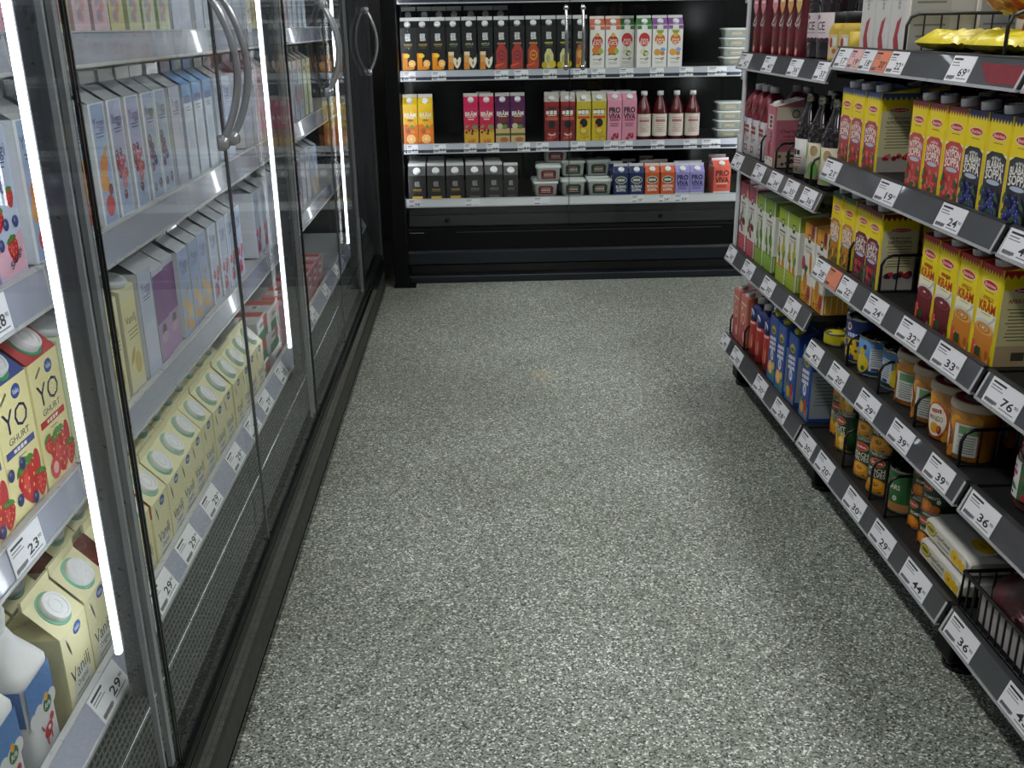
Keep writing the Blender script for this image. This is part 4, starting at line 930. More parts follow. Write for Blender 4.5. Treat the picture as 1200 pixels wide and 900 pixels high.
# ---- vacuum bag of cooked beetroot
def beet():
    mb = MB(); bm = bmesh.new(); bmesh.ops.create_icosphere(bm, subdivisions=5, radius=1)
    rnd = random.Random(8); balls = [(rnd.uniform(-.22,.22), rnd.uniform(-.12,.12), .06+rnd.uniform(-.01,.03)) for _ in range(26)]
    for v in bm.verts:
        p = v.co; q = Vector((0, 0, .058+p.z*.058)); q.x = math.copysign(abs(p.x)**.38, p.x)*.278; q.y = math.copysign(abs(p.y)**.5, p.y)*.118
        b = max(math.exp(-((q.x-c0)**2+(q.y-c1)**2)/.0009)-.25 for c0, c1, c2 in balls)
        q.z = max(.0, q.z+(.03*b if p.z > -.2 else 0)); v.co = q
    bm.verts.index_update(); mb.add([v.co for v in bm.verts], [[v.index for v in f.verts] for f in bm.faces], 'beet_wrap', True); bm.free()
    # labels: small sheets lying on the bag, and round slices showing through
    l = MB(); D = Dec(l, (0,-.02,.135), (1,0,0), (0,.95,.31), (0,-.31,.95), e0=.0005)
    proto('beet_bag', [('bag', mb.mesh('bag'))])
bagmat('beet_wrap', '3c161c', '55242b', '8a565a', 21)
beet()
# ---- jars
def jar(key, body, lidm, label, H, R, lidh, paint):
    mb = MB(); mb.lathe([(R*.85,0),(R*.97,.004),(R,.012),(R,H*.72),(R*.97,H*.80),(R*.86,H*.86),(R*.84,H*.88)], 40, body)
    mb.lathe([(R+.0002,H*.16),(R+.0007,H*.16),(R+.0007,H*.68),(R+.0002,H*.68)], 40, label); paint(Dec(mb, cyl=(0,0,R+.0008,H*.16)), R, H*.52)
    l = MB(); r = R*.93; l.lathe([(r*.97,H-lidh),(r,H-lidh+.002)]+[(r*(1 if k % 2 else .985), H-lidh+.003+k*(lidh-.006)/6) for k in range(7)]+[(r*.97,H-.001),(r*.9,H),(r*.86,H-.0015),(0,H-.0012)], 40, lidm)
    proto(key, [('body', mb.mesh('body')), ('lid', l.mesh('lid'))])
def p_jam(D, R, H):
    W = R*1.5; D.rect(-W*.62, 0, W*.1, H, 'dcd6d8'); D.rect(-W*.62, H*.02, W*.02, H*.2, 'e6e2e2'); D.text('GELE', -W*.3, H*.11, H*.10, '2a2a30', W*.4); D.poly([(-W*.62,H*.22),(W*.04,H*.22),(-W*.12,H*.36),(-W*.62,H*.36)], '2f6a3a')
    D.text('vilda', -W*.3, H*.82, H*.09, '8a2a4a', W*.4); D.text('lingon', -W*.28, H*.66, H*.12, 'a01c4a', W*.5); D.text('sylt', -W*.3, H*.52, H*.1, 'a01c4a', W*.3)
    D.rect(W*.06, 0, W*.5, H, '2f6238')
    for k in range(4): D.ell(W*.28, H*(.12+.25*k), W*.12, H*.09, ['b02a34','27522e'][k % 2], 14)
    D.rect(W*.5, H*.0, W*1.1, H*.98, 'a5a6a4'); D.lines(W*.56, W*1.05, H*.9, 10, H*.08, '6a6a6c', .35)
mat('lid_red', '9c1a22', .25, coat=.4)
jar('red_jar', 'jam_glass', 'lid_red', 'dcd6d8', .128, .050, .028, p_jam)
def felix():
    mb = MB(); R = .044
    mb.lathe([(R*.85,0),(R*.97,.004),(R,.012),(R,.078),(R*.97,.088),(.030,.112),(.022,.128),(.0215,.138)], 40, 'dark_glass')
    for k in range(9):
        for j in range(3): mb.lathe([(0,0),(.0045,.0004),(.005,.0012),(0,.0024)], 8, '3a2e30', M=Matrix.Translation(((.0415-.0055*j)*math.cos(k*.7+j*.35), (.0415-.0055*j)*math.sin(k*.7+j*.35), .090+.0085*j)) @ Matrix.Rotation(k*.7+j*.35, 4, 'Z') @ Matrix.Rotation(PI/2-.6, 4, 'Y'))
    mb.lathe([(R+.0002,.014),(R+.0007,.014),(R+.0007,.074),(R+.0002,.074)], 40, 'c9b88c')
    D = Dec(mb, cyl=(0,0,R+.0008,.014)); D.rect(-.07, .05, .07, .06, '2f4a26'); D.rect(-.03, .042, .022, .061, 'c01a22'); D.text('FELIX', -.004, .0515, .013, 'f4eeea', .042); D.text('KAROLINES', 0, .033, .011, '2c1a14', .062); D.text('LINGON', 0, .020, .011, '2c1a14', .052); D.rect(-.02, .0105, .024, .0125, '4a2a1c'); D.cluster(-.05, .0, .05, .014, 12, .005, ['a01c24','7c1420'], 'e0a0a0', 4); D.rect(-.07, 0, .07, .0025, 'e8e4dc')
    l = MB(); l.lathe([(.024,.132),(.0245,.134),(.0245,.150),(.023,.152),(0,.152)], 32, 'b0243a')
    proto('lingon_bottle', [('body', mb.mesh('body')), ('cap', l.mesh('cap'))])
felix()
# ---- crumpled sweets bags
def bag(key, L_, D_, H_, m1, seed, art=None, crimp=True):
    bm = bmesh.new(); bmesh.ops.create_grid(bm, x_segments=44, y_segments=26, size=.5); rnd = random.Random(seed); from mathutils import noise
    def build(sign):
        out = []
        for v in bm.verts:
            x, y = v.co.x*2, v.co.y*2; e = max(0, (1-abs(x)**3.5))*max(0, (1-abs(y)**3.5)); z = e**.5*H_/2
            z += .8*H_*e*noise.noise(Vector((x*2.2+seed, y*2.0, sign*3.1)))*.5+ .30*H_*e**.5*(abs(noise.noise(Vector((x*4, y*3.4+seed, sign))))-.25) + .14*H_*e**.5*noise.noise(Vector((x*9, y*8+seed, sign)))
            cr = .0025*math.sin(y*40) if crimp and abs(x) > .9 else 0
            out.append(Vector((x*L_/2*(1+.03*math.sin(y*3+seed)), y*D_/2*(1-.12*(1-e)*(abs(x)**2)), max(.001, H_*.5+sign*max(0, z)*(1 if sign > 0 else .8)+cr))))
        return out
    mb = MB(); fs = [[v.index for v in f.verts] for f in bm.faces]
    mb.add(build(1), fs, m1, True); mb.add(build(-1), [f[::-1] for f in fs], m1, True)
    parts = [('bag', mb.mesh('bag'))]
    bm.free(); proto(key, parts)
bagmat('bag_yellow', 'c2b224', 'c2b224', 'a8961e', 9); bagmat('bag_redfruit', '9c2c30', 'b8963c', 'c8bcb0', 22); bagmat('bag_darkblue', '20264a', '3a4478', '8a8a96', 26)
bag('yellow_bag', .182, .20, .040, 'bag_yellow', 3); bag('red_bag', .22, .17, .042, 'bag_redfruit', 5); bag('blue_bag', .18, .16, .05, 'bag_darkblue', 9)

# ================================================================== juice wall
def blk(word, col, art, key, w=.069, h=.194, d=.069, small=False):
    def pf(D, W, H):
        for k, t in enumerate(('GOD', 'MOR', 'GON')): D.text(t, 0, H*(.84-.056*k), H*.048, 'f2f2f2', W*.36, bold=.05)
        D.text(word, 0, H*.615, H*.042, col, W*.56); D.rect(-W*.2, H*.565, W*.2, H*.575, '7c7c78'); D.rect(-W*.26, H*.53, W*.26, H*.538, '5c5c58')
        art(D, W, H); D.rect(-W*.49, 0, W*.49, H*.025, '3c3c3e')
    gable(key, w, d, h, h+.030, h+.046, '18181a', '1c1c1e', pf, None, cap=(.0150, .010, .36), fold='4a4a4c', fin='dedede')
def a_orange(D, W, H):
    D.poly([(-W*.42,H*.03),(-W*.10,H*.03),(-W*.06,H*.42),(-W*.42,H*.42)], 'e8901c'); D.ell(-W*.12, H*.36, W*.2, H*.05, 'f0c838', 14); D.ell(0, H*.08, W*.4, H*.05, 'e08a18', 14); D.slice(W*.22, H*.18, W*.25)
def a_apple(D, W, H):
    D.poly([(-W*.38,H*.03),(-W*.02,H*.03),(.02*W,H*.44),(-W*.36,H*.44)], 'd9a05c'); D.rect(-W*.36, H*.36, W*.01, H*.44, 'e8d0a8')
    D.ell(W*.14, H*.18, W*.15, H*.13, 'e8e0c8', 14, .3); D.ell(W*.32, H*.19, W*.13, H*.13, 'ece6d0', 14, -.3); D.ell(W*.22, H*.18, W*.05, H*.05, '8a6a40', 10); D.ell(-W*.2, H*.12, W*.2, H*.09, 'd8842c', 12)
def a_red(c1, c2):
    def f(D, W, H):
        D.poly([(-W*.36,0+H*.03),(W*.36,H*.03),(W*.38,H*.44),(W*.22,H*.56),(-W*.22,H*.56),(-W*.38,H*.44)], c1); D.rect(-W*.18, H*.54, W*.18, H*.61, c1)
        D.ell(0, H*.34, W*.25, H*.12, c2, 18); D.ell(0, H*.34, W*.19, H*.085, c1, 18); D.text('mix', 0, H*.34, H*.05, c2, W*.24); D.ell(-W*.3, H*.08, W*.2, H*.06, 'b83c2a', 14); D.poly([(-W*.4,H*.08),(W*.1,H*.14),(W*.1,H*.17),(-W*.4,H*.12)], 'd86a3a')
    return f
def a_lemon(D, W, H):
    D.poly([(-W*.28,H*.03),(W*.30,H*.03),(W*.32,H*.34),(W*.12,H*.48),(-W*.12,H*.48),(-W*.3,H*.34)], 'd8d298'); D.ell(W*.26, H*.12, W*.24, H*.09, 'dcc028', 14); D.ell(-W*.3, H*.10, W*.2, H*.08, 'cfae20', 14); D.ell(-W*.05, H*.24, W*.14, H*.1, 'b8b06a', 12)
def a_mango(D, W, H):
    D.poly([(-W*.28,H*.03),(W*.30,H*.03),(W*.32,H*.40),(W*.12,H*.56),(-W*.12,H*.56),(-W*.3,H*.40)], 'b06a3a'); D.ell(0, H*.34, W*.22, H*.1, 'd8a050', 16); D.cluster(-W*.4, H*.02, W*.45, H*.2, 9, .010, ['b83028','d8a028','c8b8a0'], None, 4)
blk('ORANGE', 'e0bc2c', a_orange, 'black_orange'); blk('APPLE', 'b8c078', a_apple, 'black_apple'); blk('BLEND', 'c88a80', a_red('a83a30', '6a2a4a'), 'black_red'); blk('BLOOD', 'd8a060', a_red('b0482c', 'd8a040'), 'black_blood')
blk('LEMON', 'c8c040', a_lemon, 'black_lemon'); blk('MANGO', 'c8a060', a_mango, 'black_mango')
def sblk(word, col, key, w=.083, d=.083, h=.112, bar='d8b03a'):
    def pf(D, W, H):
        for k, t in enumerate(('GOD', 'MOR', 'GON')): D.text(t, 0, H*(.72-.075*k), H*.062, 'b8b8b8', W*.28, bold=.03)
        D.text(word, 0, H*.40, H*.075, col, W*.5); D.rect(-W*.22, H*.31, W*.22, H*.33, '6c6a66'); D.rect(-W*.3, H*.02, W*.3, H*.12, bar)
    gable(key, w, d, h, h+.040, h+.054, '2a2829', '4c494a', pf, None, cap=(.018, .011, .40), fold='6c6a6a', fin='d2d2d4')
sblk('ORANGE', 'd8a840', 'small_orange'); sblk('APPLE', '8c948c', 'small_apple', bar='5c5c58'); sblk('APPLE', '8c948c', 'small_apple_slim', w=.068, d=.068, h=.108, bar='4c4c48')
def jz(key, c1, c2, shc, art):
    def pf(D, W, H):
        D.rect(-W*.49, H*.90, -W*.2, H*.985, shc); D.rect(W*.2, H*.90, W*.49, H*.985, shc)
        art(D, W, H); D.text('Juice', 0, H*.665, H*.055, 'f4ecdc', W*.5); D.text('JUICE', 0, H*.58, H*.075, 'f4ecdc', W*.66)
        D.hold = True
        for k in range(4): D.ell(-W*.24+k*W*.12, H*.21, W*.05, H*.012, '7a5a3a', 10)
        D.hold = False; D.nxt(); D.ell(W*.2, H*.21, W*.12, H*.03, '5a5a44', 14, .6); D.ell(W*.2, H*.21, W*.06, H*.015, 'd8d0c0', 10, .6); D.lines(-W*.3, W*.3, H*.14, 2, H*.03, 'a09a90', .3)
    gable(key, .069, .069, .192, .222, .234, 'e4e2de', shc, pf, None, cap=(.0150, .010, .36), fold='c4c4c0', fin='eae8e4')
def art_orange(D, W, H): D.ell(0, H*.62, W*.37, H*.15, 'b5302a', 20); D.ell(0, H*.78, W*.14, H*.05, 'd8b040', 14); D.ell(-W*.02, H*.42, W*.34, H*.11, 'd87a2c', 18); D.ell(W*.24, H*.40, W*.17, H*.07, '9ab048', 14); D.leaf(-W*.22, H*.33, .022, .008, .2, '3f6a34'); D.leaf(W*.1, H*.33, .022, .008, -.2, '3f6a34')
def art_apple(D, W, H): D.ell(0, H*.66, W*.38, H*.16, 'c03038', 20); D.ell(W*.1, H*.34, W*.2, H*.07, '5c7c3a', 14); D.ell(W*.16, H*.33, W*.12, H*.04, 'd8d0a0', 12); D.ell(-W*.14, H*.38, W*.16, H*.06, 'd8d4a8', 14); D.rect(-W*.02, H*.40, 0, H*.5, '6a4a2c')
def art_pine(D, W, H):
    D.ell(0, H*.66, W*.35, H*.13, 'c8642c', 20)
    for k in range(5): D.leaf((k-2)*.005, H*.83, .03, .008, 1.57-(k-2)*.35, '8a9a34')
    D.ell(0, H*.76, W*.18, H*.045, 'd8b040', 14); D.ell(-W*.16, H*.36, W*.24, H*.08, 'd8a044', 16); D.ell(W*.22, H*.42, W*.18, H*.05, '7aa0d0', 12); D.ell(W*.2, H*.33, W*.16, H*.05, 'd8843c', 14)
jz('white_orange', 0, 0, 'c86a4a', art_orange); jz('white_apple', 0, 0, '3f7a44', art_apple); jz('white_pine', 0, 0, '8a5a9a', art_pine)
def bram(key, base, band, word, art, top='cfccc8', h=.188):
    def pf(D, W, H):
        D.rect(-W*.49, H*.90, W*.49, H*.995, band); art(D, W, H)
        D.text(word, 0, H*.73, H*.10, 'efe8dc', W*.8, bold=.03); D.rect(-W*.3, H*.65, W*.3, H*.665, 'efe8dc')
    gable(key, .069, .069, h, h+.028, h+.044, base, band if top == 'cfccc8' else top, pf, None, cap=(.0150, .010, .36), fin='d6d3ce', fold=top)
def art_mo(D, W, H):
    D.rect(-W*.49, 0, W*.49, H*.5, 'e0702a'); D.ell(W*.1, H*.52, W*.3, H*.09, 'e8a82c', 16); D.ell(W*.1, H*.44, W*.12, H*.05, '4f9a3c', 12); D.text('MORE', 0, H*.60, H*.05, '8a5a14', W*.4); D.cluster(-W*.4, H*.2, W*.4, H*.42, 6, .010, ['d8482a','e0902c','d83a2a'], None, 3); D.leaf(-W*.2, H*.36, .02, .01, .4, '4f8a3a'); D.slice(0, H*.135, W*.34)
bram('yellow_juice', 'e8b81e', 'e8c01e', 'BRÄM', art_mo)
def art_pk(D, W, H):
    D.rect(-W*.49, 0, W*.49, H*.34, 'd8a83a'); D.ell(0, H*.58, W*.36, H*.10, 'c8283c', 16); D.text('HALLON', 0, H*.60, H*.04, 'f0e0d8', W*.4); D.ell(W*.26, H*.40, W*.2, H*.06, '6a9a4a', 14); D.leaf(-W*.3, H*.42, .024, .012, .6, '7aa050'); D.cluster(-W*.45, H*.2, W*.45, H*.36, 9, .006, ['2c1c18','b8842c','4a3a24'], None, 5); D.cluster(-W*.4, 0, W*.4, H*.14, 6, .009, ['d89a2c','c87a20'], None, 6)
bram('pink_juice', 'c8285a', 'c41f50', 'BRÄM', art_pk)
def art_pu(D, W, H):
    D.rect(-W*.49, 0, W*.49, H*.36, 'c8a878'); D.ell(0, H*.58, W*.34, H*.08, '7a3a2a', 16); D.ell(-W*.2, H*.42, W*.2, H*.07, 'c8c4a0', 14); D.ell(W*.16, H*.40, W*.18, H*.06, '5f8a3a', 14); D.rect(-W*.49, H*.18, W*.49, H*.24, '4a6a3a'); D.ell(W*.1, H*.08, W*.3, H*.06, 'a86a3a', 14)
bram('purple_juice', '5a2050', '541c4c', 'BRÄM', art_pu)
def art_rb(D, W, H):
    D.cluster(-W*.45, H*.02, W*.45, H*.30, 14, .010, ['8c2420','b03a30','6a1a1a'], 'd88a80', 4); D.rect(-W*.42, H*.54, W*.42, H*.62, 'c85a4a'); D.ell(0, H*.44, W*.24, H*.10, '1c2024', 14); D.ell(0, H*.20, W*.26, H*.05, 'd8c8b0', 16); D.ell(0, H*.23, W*.22, H*.04, '8c2420', 16); D.poly([(-W*.3,H*.86),(W*.3,H*.86),(0,H*.78)], '24343c')
bram('red_berry_juice', '7a2626', '9c2a26', 'BÄR', art_rb, top='b8a8a4')
def art_yb(D, W, H):
    D.rect(-W*.42, H*.57, W*.42, H*.63, 'c83a2c'); D.ell(0, H*.46, W*.28, H*.11, '1e1e1c', 14); D.ell(0, H*.24, W*.3, H*.10, 'b8982a', 16); D.ell(0, H*.27, W*.2, H*.06, 'e0c850', 14); D.ell(-W*.2, H*.38, W*.1, H*.05, 'd86a3a', 10); D.cluster(-W*.45, 0, W*.45, H*.16, 9, .008, ['d8b82c','b0982c'], None, 4); D.poly([(-W*.42,H*.8),(W*.42,H*.8),(W*.3,H*.66),(-W*.3,H*.66)], '2c2a22'); D.text('GUL', 0, H*.73, H*.08, 'efe8dc', W*.6)
bram('yellow_black_juice', 'c8b02c', 'c8b438', 'GUL', art_yb, top='c8c2a8')
def prov(key, base, tcol, w=.069, h=.19, d=.069, berries=None, fold='', accent='b83a4a'):
    def pf(D, W, H):
        D.text('PRO', -W*.0, H*.76, H*.13 if h > .15 else H*.21, tcol, W*.80, bold=.045); D.text('VIVA', 0, H*.60 if h > .15 else H*.49, H*.13 if h > .15 else H*.21, tcol, W*.84, bold=.045)
        D.rect(-W*.34, H*.49 if h > .15 else H*.34, W*.34, H*.525 if h > .15 else H*.39, accent); D.lines(-W*.34, W*.3, H*.44 if h > .15 else H*.30, 3, H*.035, tcol, .4)
        if berries: D.cluster(-W*.4, H*.02, W*.45, H*.22, 5, .009, berries, 'e8a0a0', 6)
        else: D.rect(-W*.49, 0, W*.49, H*.06, 'd8d4dc')
    gable(key, w, d, h, h+.028, h+.040, base, base, pf, None, cap=(.0150, .010, .38), fold=fold or 'c0bcc4', fin='dcdae0')
prov('pink_proviva', 'd890a8', '2a1c2c', berries=['b8242c','8c1420','3a1a24']); prov('purple_small', '9a90cc', '2a2650', w=.069, h=.105, accent='6a60a8'); prov('salmon_small', 'd05a48', '4a1414', w=.085, d=.085, h=.125, accent='e8a090')
def smallc(key, base, t1, t2):
    def pf(D, W, H): D.ell(0, H*.68, W*.40, H*.17, 'e4e4e0', 20); D.ell(0, H*.68, W*.37, H*.14, '3a4a34', 20); D.text('alpro', 0, H*.68, H*.11, 'e8e8e0', W*.5); D.text(t1, 0, H*.38, H*.12, 'eae6e0', W*.72, bold=.03); D.text(t2, 0, H*.22, H*.12, 'eae6e0', W*.66, bold=.03)
    gable(key, .069, .069, .105, .134, .147, base, base, pf, None, cap=(.0150, .010, .38), fold='b8b8b8', fin='d8d8d8')
smallc('small_blue', '1c2c5c', 'BLÅBÄRS', 'SOPPA'); smallc('small_rosehip', 'c85a2c', 'NYPON', 'SOPPA')
def p_redbot(D, R, H): D.rect(-R*1.5, 0, R*1.5, H, 'd8cfc4'); D.lines(-.026, .026, H*.85, 8, H*.09, 'b08a84', .4, 4); D.text('Rabarber', 0, H*.70, .010, 'a03a3a', .05); D.ell(0, H*.3, .012, .010, 'c8a8a0', 14)
round_pack('red_bottle', [(.033,0),(.0355,.004),(.0355,.125),(.034,.140),(.026,.170),(.017,.190),(.0135,.20),(.0135,.214)], 'red_juice', p_redbot, label=(.018,.122,.0361,'d8cfc4'), lid=('cap', [(.0155,.208),(.0155,.226),(.014,.228),(0,.228)], 'cap_white'))
# plastic deli tubs (rectangular, flared) with lid and printed sleeve
def delitub(key, sleeve, w=.125, d=.09, h=.072, word='OLIVE'):
    mb = MB(); W, D_ = w/2, d/2; n = 32
    def ring(a, b, z, e=.35): return [Vector((a*math.copysign(abs(math.cos(t))**e, math.cos(t)), b*math.copysign(abs(math.sin(t))**e, math.sin(t)), z)) for t in [2*PI*k/n for k in range(n)]]
    mb.loft([ring(W*.78, D_*.78, 0), ring(W*.84, D_*.84, .004), ring(W*.92, D_*.93, h*.82)], 'tub_clear')
    sl = Vector((0, -(D_*.93-D_*.84), h*.82-.004)).normalized(); nn = Vector((0, -sl.z, sl.y))
    D = Dec(mb, (0, -D_*.84-.0006, .004), (1,0,0), sl, nn, e0=.0006)
    D.poly([(-w*.28,h*.08),(w*.28,h*.08),(w*.30,h*.55),(w*.22,h*.66),(-w*.22,h*.66),(-w*.30,h*.55)], sleeve); D.text(word, 0, h*.36, h*.16, 'c8a8a0', w*.36); D.rect(-w*.2, h*.2, w*.2, h*.23, 'c8a8a0'); D.rect(-w*.18, h*.5, w*.18, h*.525, 'c8a8a0')
    l = MB(); l.loft([ring(W*.97, D_*.97, h*.80), ring(W, D_, h*.83), ring(W, D_, h*.92), ring(W*.97, D_*.97, h*.96), ring(W*.93, D_*.93, h), ring(W*.9, D_*.9, h*.97)], 'c9ccca')
    proto(key, [('tub', mb.mesh('tub')), ('lid', l.mesh('lid'))])
delitub('red_tub', '6a1c20', word='CHILI'); delitub('green_tub', '26382c', h=.078, word='OLIVE'); delitub('pale_tub', '8a9078', w=.14, d=.1, h=.058, word='HUMMUS')

# ================================================================== dairy
def yog(key, base, top, art, w=.070, d=.078, h=.19, txt='Yoggi', tcol='3a3f78', spec_top=None, cap=None, fold='', side_='', ring=None):
    def pf(D, W, H):
        art(D, W, H)
        if txt: D.text(txt, 0, H*.84, H*.085, tcol, W*.7, bold=.0); D.lines(-W*.28, W*.28, H*.76, 2, H*.03, tcol, .3)
    gable(key, w, d, h, h+.025, h+.045, base, top, pf, (lambda D, W, H: D.rect(-W*.48, 0, W*.48, H, side_)) if side_ else None, cap=cap, fold=fold, ring=ring)
def art_berry(D, W, H): 
    D.poly([(-W*.49,H*.02),(W*.49,H*.02),(W*.49,H*.30),(-W*.49,H*.2)], 'e6b4c8'); D.strawberry(W*.1, H*.18, .016, .2); D.strawberry(-W*.25, H*.40, .015, -.2); D.strawberry(W*.25, H*.52, .012, .1)
    for a, b in ((-.3,.62),(.05,.60),(-.05,.36),(.3,.36),(-.32,.24)): D.ell(W*a, H*b, .008, .008, '3a4078', 12); D.ell(W*a-.002, H*b+.002, .003, .003, '7a80b0', 8)
    D.text('Skogs', W*.1, H*.13, H*.05, '4a3a50', W*.5, rot=.5)
def art_peach(D, W, H): D.rect(-W*.38, H*.01, W*.44, H*.99, '9fb2d8'); D.ell(0, H*.5, W*.3, H*.08, 'd88a4a', 14, .5); D.ell(-W*.1, H*.36, W*.26, H*.09, 'e0a05a', 14); D.ell(W*.05, H*.15, W*.3, H*.09, 'c84a48', 14); D.leaf(W*.2, H*.6, .03, .012, .8, 'c8a04a'); D.ell(W*.2, H*.28, W*.15, H*.05, '8a4a3a', 12)
def art_red(D, W, H): D.rect(-W*.38, H*.01, W*.44, H*.99, 'a8b6d6'); D.cluster(-W*.4, H*.05, W*.45, H*.6, 12, .010, ['9c3a4a','b8505a','6a3450','c87a80'], 'd8a8b0', hash_('r'))
def art_bb(D, W, H): D.rect(-W*.38, H*.01, W*.44, H*.99, 'a3b2d0'); D.cluster(-W*.4, H*.05, W*.45, H*.62, 11, .010, ['4a4a6a','5f5a78','8a4a5a','35385a'], '9a9ab8', 12)
def art_or(D, W, H):
    D.rect(-W*.49, 0, W*.49, H, '9cacd2'); D.ell(-W*.15, H*.38, W*.24, H*.08, 'cfa860', 14, .3); D.ell(W*.2, H*.26, W*.24, H*.09, 'd8b068', 14); D.ell(-W*.2, H*.15, W*.24, H*.08, 'c89a54', 14); D.leaf(W*.1, H*.52, .026, .012, .8, 'b89c60'); D.ell(W*.2, H*.08, W*.2, H*.06, 'd2a85e', 12)
def art_purple(D, W, H): D.rect(-W*.49, H*.42, W*.49, H*.94, '7a4a86'); D.rect(-W*.49, 0, W*.49, H*.42, 'b090b8'); D.ell(0, H*.32, W*.2, H*.07, '4a4a4c', 12); D.ell(0, H*.24, W*.3, H*.06, 'c0a4b8', 14)
def art_pale(D, W, H): D.cluster(-W*.4, H*.04, W*.45, H*.45, 9, .010, ['c89aa0','b8b070','a8a0b8'], None, 7)
def art_rr(D, W, H): D.rect(-W*.38, H*.01, W*.44, H*.99, 'b4c0dc'); D.cluster(-W*.42, H*.05, W*.45, H*.55, 10, .011, ['b83a44','c8525a','8c3a5a'], 'e0b0b4', 21)
yog('berry_yog', 'c5d0ea', 'c4c9d6', art_berry, w=.08, h=.19); yog('peach_yog', 'e9ecf4', 'foil', art_peach, side_='eceff5'); yog('redberry_yog', 'e9ecf4', 'foil', art_red, side_='eceff5')
yog('blueberry_yog', 'e9ecf4', 'foil', art_bb, side_='eceff5'); yog('lilac_yog', 'c2c0d4', 'foil', art_purple, h=.175, txt='', side_='eceff5'); yog('orange_yog', 'e9ecf4', 'foil', art_or, h=.175, side_='eceff5')
yog('rasp_yog', 'e9ecf4', 'foil', art_rr, h=.175, txt='Yoggi'); yog('silver_yog', 'b9bfd4', 'foil', lambda D, W, H: D.rect(-W*.4, H*.1, W*.4, H*.5, 'c4cade'), txt='Yoggi', side_='eceff5')
yog('bluetop_milk', 'c9d4e4', '7fa6d8', lambda D, W, H: (D.rect(-W*.49, H*.8, W*.49, H, '6f9ad4'), D.rect(-W*.3, H*.3, W*.3, H*.6, 'b8c4d8')), txt='milk')
yog('pale_pink', 'd6bcc8', 'foil', art_pale, txt='Mild', tcol='7a4a60'); yog('pale_yellow', 'd2cc9a', 'foil', art_pale, txt='Mild', tcol='6a6434'); yog('pale_green', 'c8d0b0', 'foil', art_pale, txt='Mild', tcol='4a6a44')
# cream cartons with oval lids
def oval(key, base, side_c):
    mb = MB(); w, d, h = .072, .078, .18; W, D_ = w/2, d/2
    V = [(-W,-D_,0),(W,-D_,0),(W,D_,0),(-W,D_,0),(-W,-D_,h),(W,-D_,h),(W,D_,h+.02),(-W,D_,h+.02)]
    mb.add(V, [(0,1,5,4),(1,2,6,5),(2,3,7,6),(3,0,4,7),(0,3,2,1),(4,5,6,7)], base)
    D = front(mb, w, d); D.rect(-W*.9, h*.1, W*.9, h*.9, side_c); D.leaf(-.01, h*.35, .04, .015, .8, 'b8a050'); D.ell(.01, h*.25, .016, .02, 'c8b070', 14); D.text('Vanilj', 0, h*.7, .013, '6a5a30', .05); D.lines(-.02, .03, h*.6, 3, .007, '8a7c50', .3)
    l = MB(); M = Matrix.Translation((0,-.004,h+.0095)) @ Matrix.Rotation(.25, 4, 'X') @ Matrix.Diagonal((1.05, 1., 1, 1))
    l.lathe([(.034,0),(.0355,.002),(.0355,.008),(.033,.0105),(.028,.0108),(.026,.0092),(0,.0092)], 30, 'c4c6cc', M=M)
    proto(key, [('body', mb.mesh('body')), ('lid', l.mesh('lid'))])
oval('oval_cream', 'd9d3b4', 'ddd4a4'); oval('oval_green', 'cdd4b8', 'cfd8b4')
# yellow yoghurt cartons
def yo(key, top, bandc, berries):
    def pf(D, W, H):
        D.ell(W*.14, H*.90, W*.13, H*.055, '2a4a9a', 16); D.text('Valio', W*.14, H*.90, H*.04, 'f0f0f4', W*.18); D.text('laktosfri', -W*.22, H*.90, H*.025, '5a5a50', W*.22, rot=.5)
        D.text('YO', 0, H*.72, H*.17, '25264e', W*.72, bold=.0); D.text('GHURT', W*.02, H*.58, H*.05, '35365a', W*.6, bold=.0); D.rect(-W*.42, H*.47, W*.42, H*.525, bandc); D.text('smak', 0, H*.497, H*.03, 'f0e8e0', W*.4); D.rect(-W*.12, H*.43, W*.12, H*.437, '6a6a50')
        D.ell(W*.36, H*.30, W*.10, H*.10, 'c8303a', 14); D.strawberry(W*.06, H*.20, .030, .2); D.strawberry(W*.38, H*.12, .017, -.2)
        if berries:
            for a, b in ((-.4,.36),(-.28,.14),(.14,.06),(-.06,.38)): D.ell(W*a, H*b, .0085, .0085, '2f3670', 14); D.ell(W*a-.002, H*b+.003, .003, .0025, '7a84b8', 8)
        else: D.strawberry(-W*.28, H*.32, .013, .3); D.ell(-W*.2, H*.12, W*.16, H*.09, 'd8404a', 14); D.ell(-W*.2, H*.12, W*.09, H*.05, 'f0b8b0', 12)
    gable(key, .096, .09, .178, .218, .236, 'efe4a8', top, pf, lambda D, W, H: (D.rect(-W*.48,0,W*.48,H,'ece0a2'), D.rect(-W*.2, H*.1, W*.2, H*.3, 'e8e8e4'), D.lines(-W*.3, W*.3, H*.8, 6, H*.06, 'c4b878', .2)), cap=(.023, .012, .5), fold=top, ring='2f8a5a')
yo('yo_red', 'b8242c', 'c8282c', False); yo('yo_blue', '34408a', '4a5296', True)
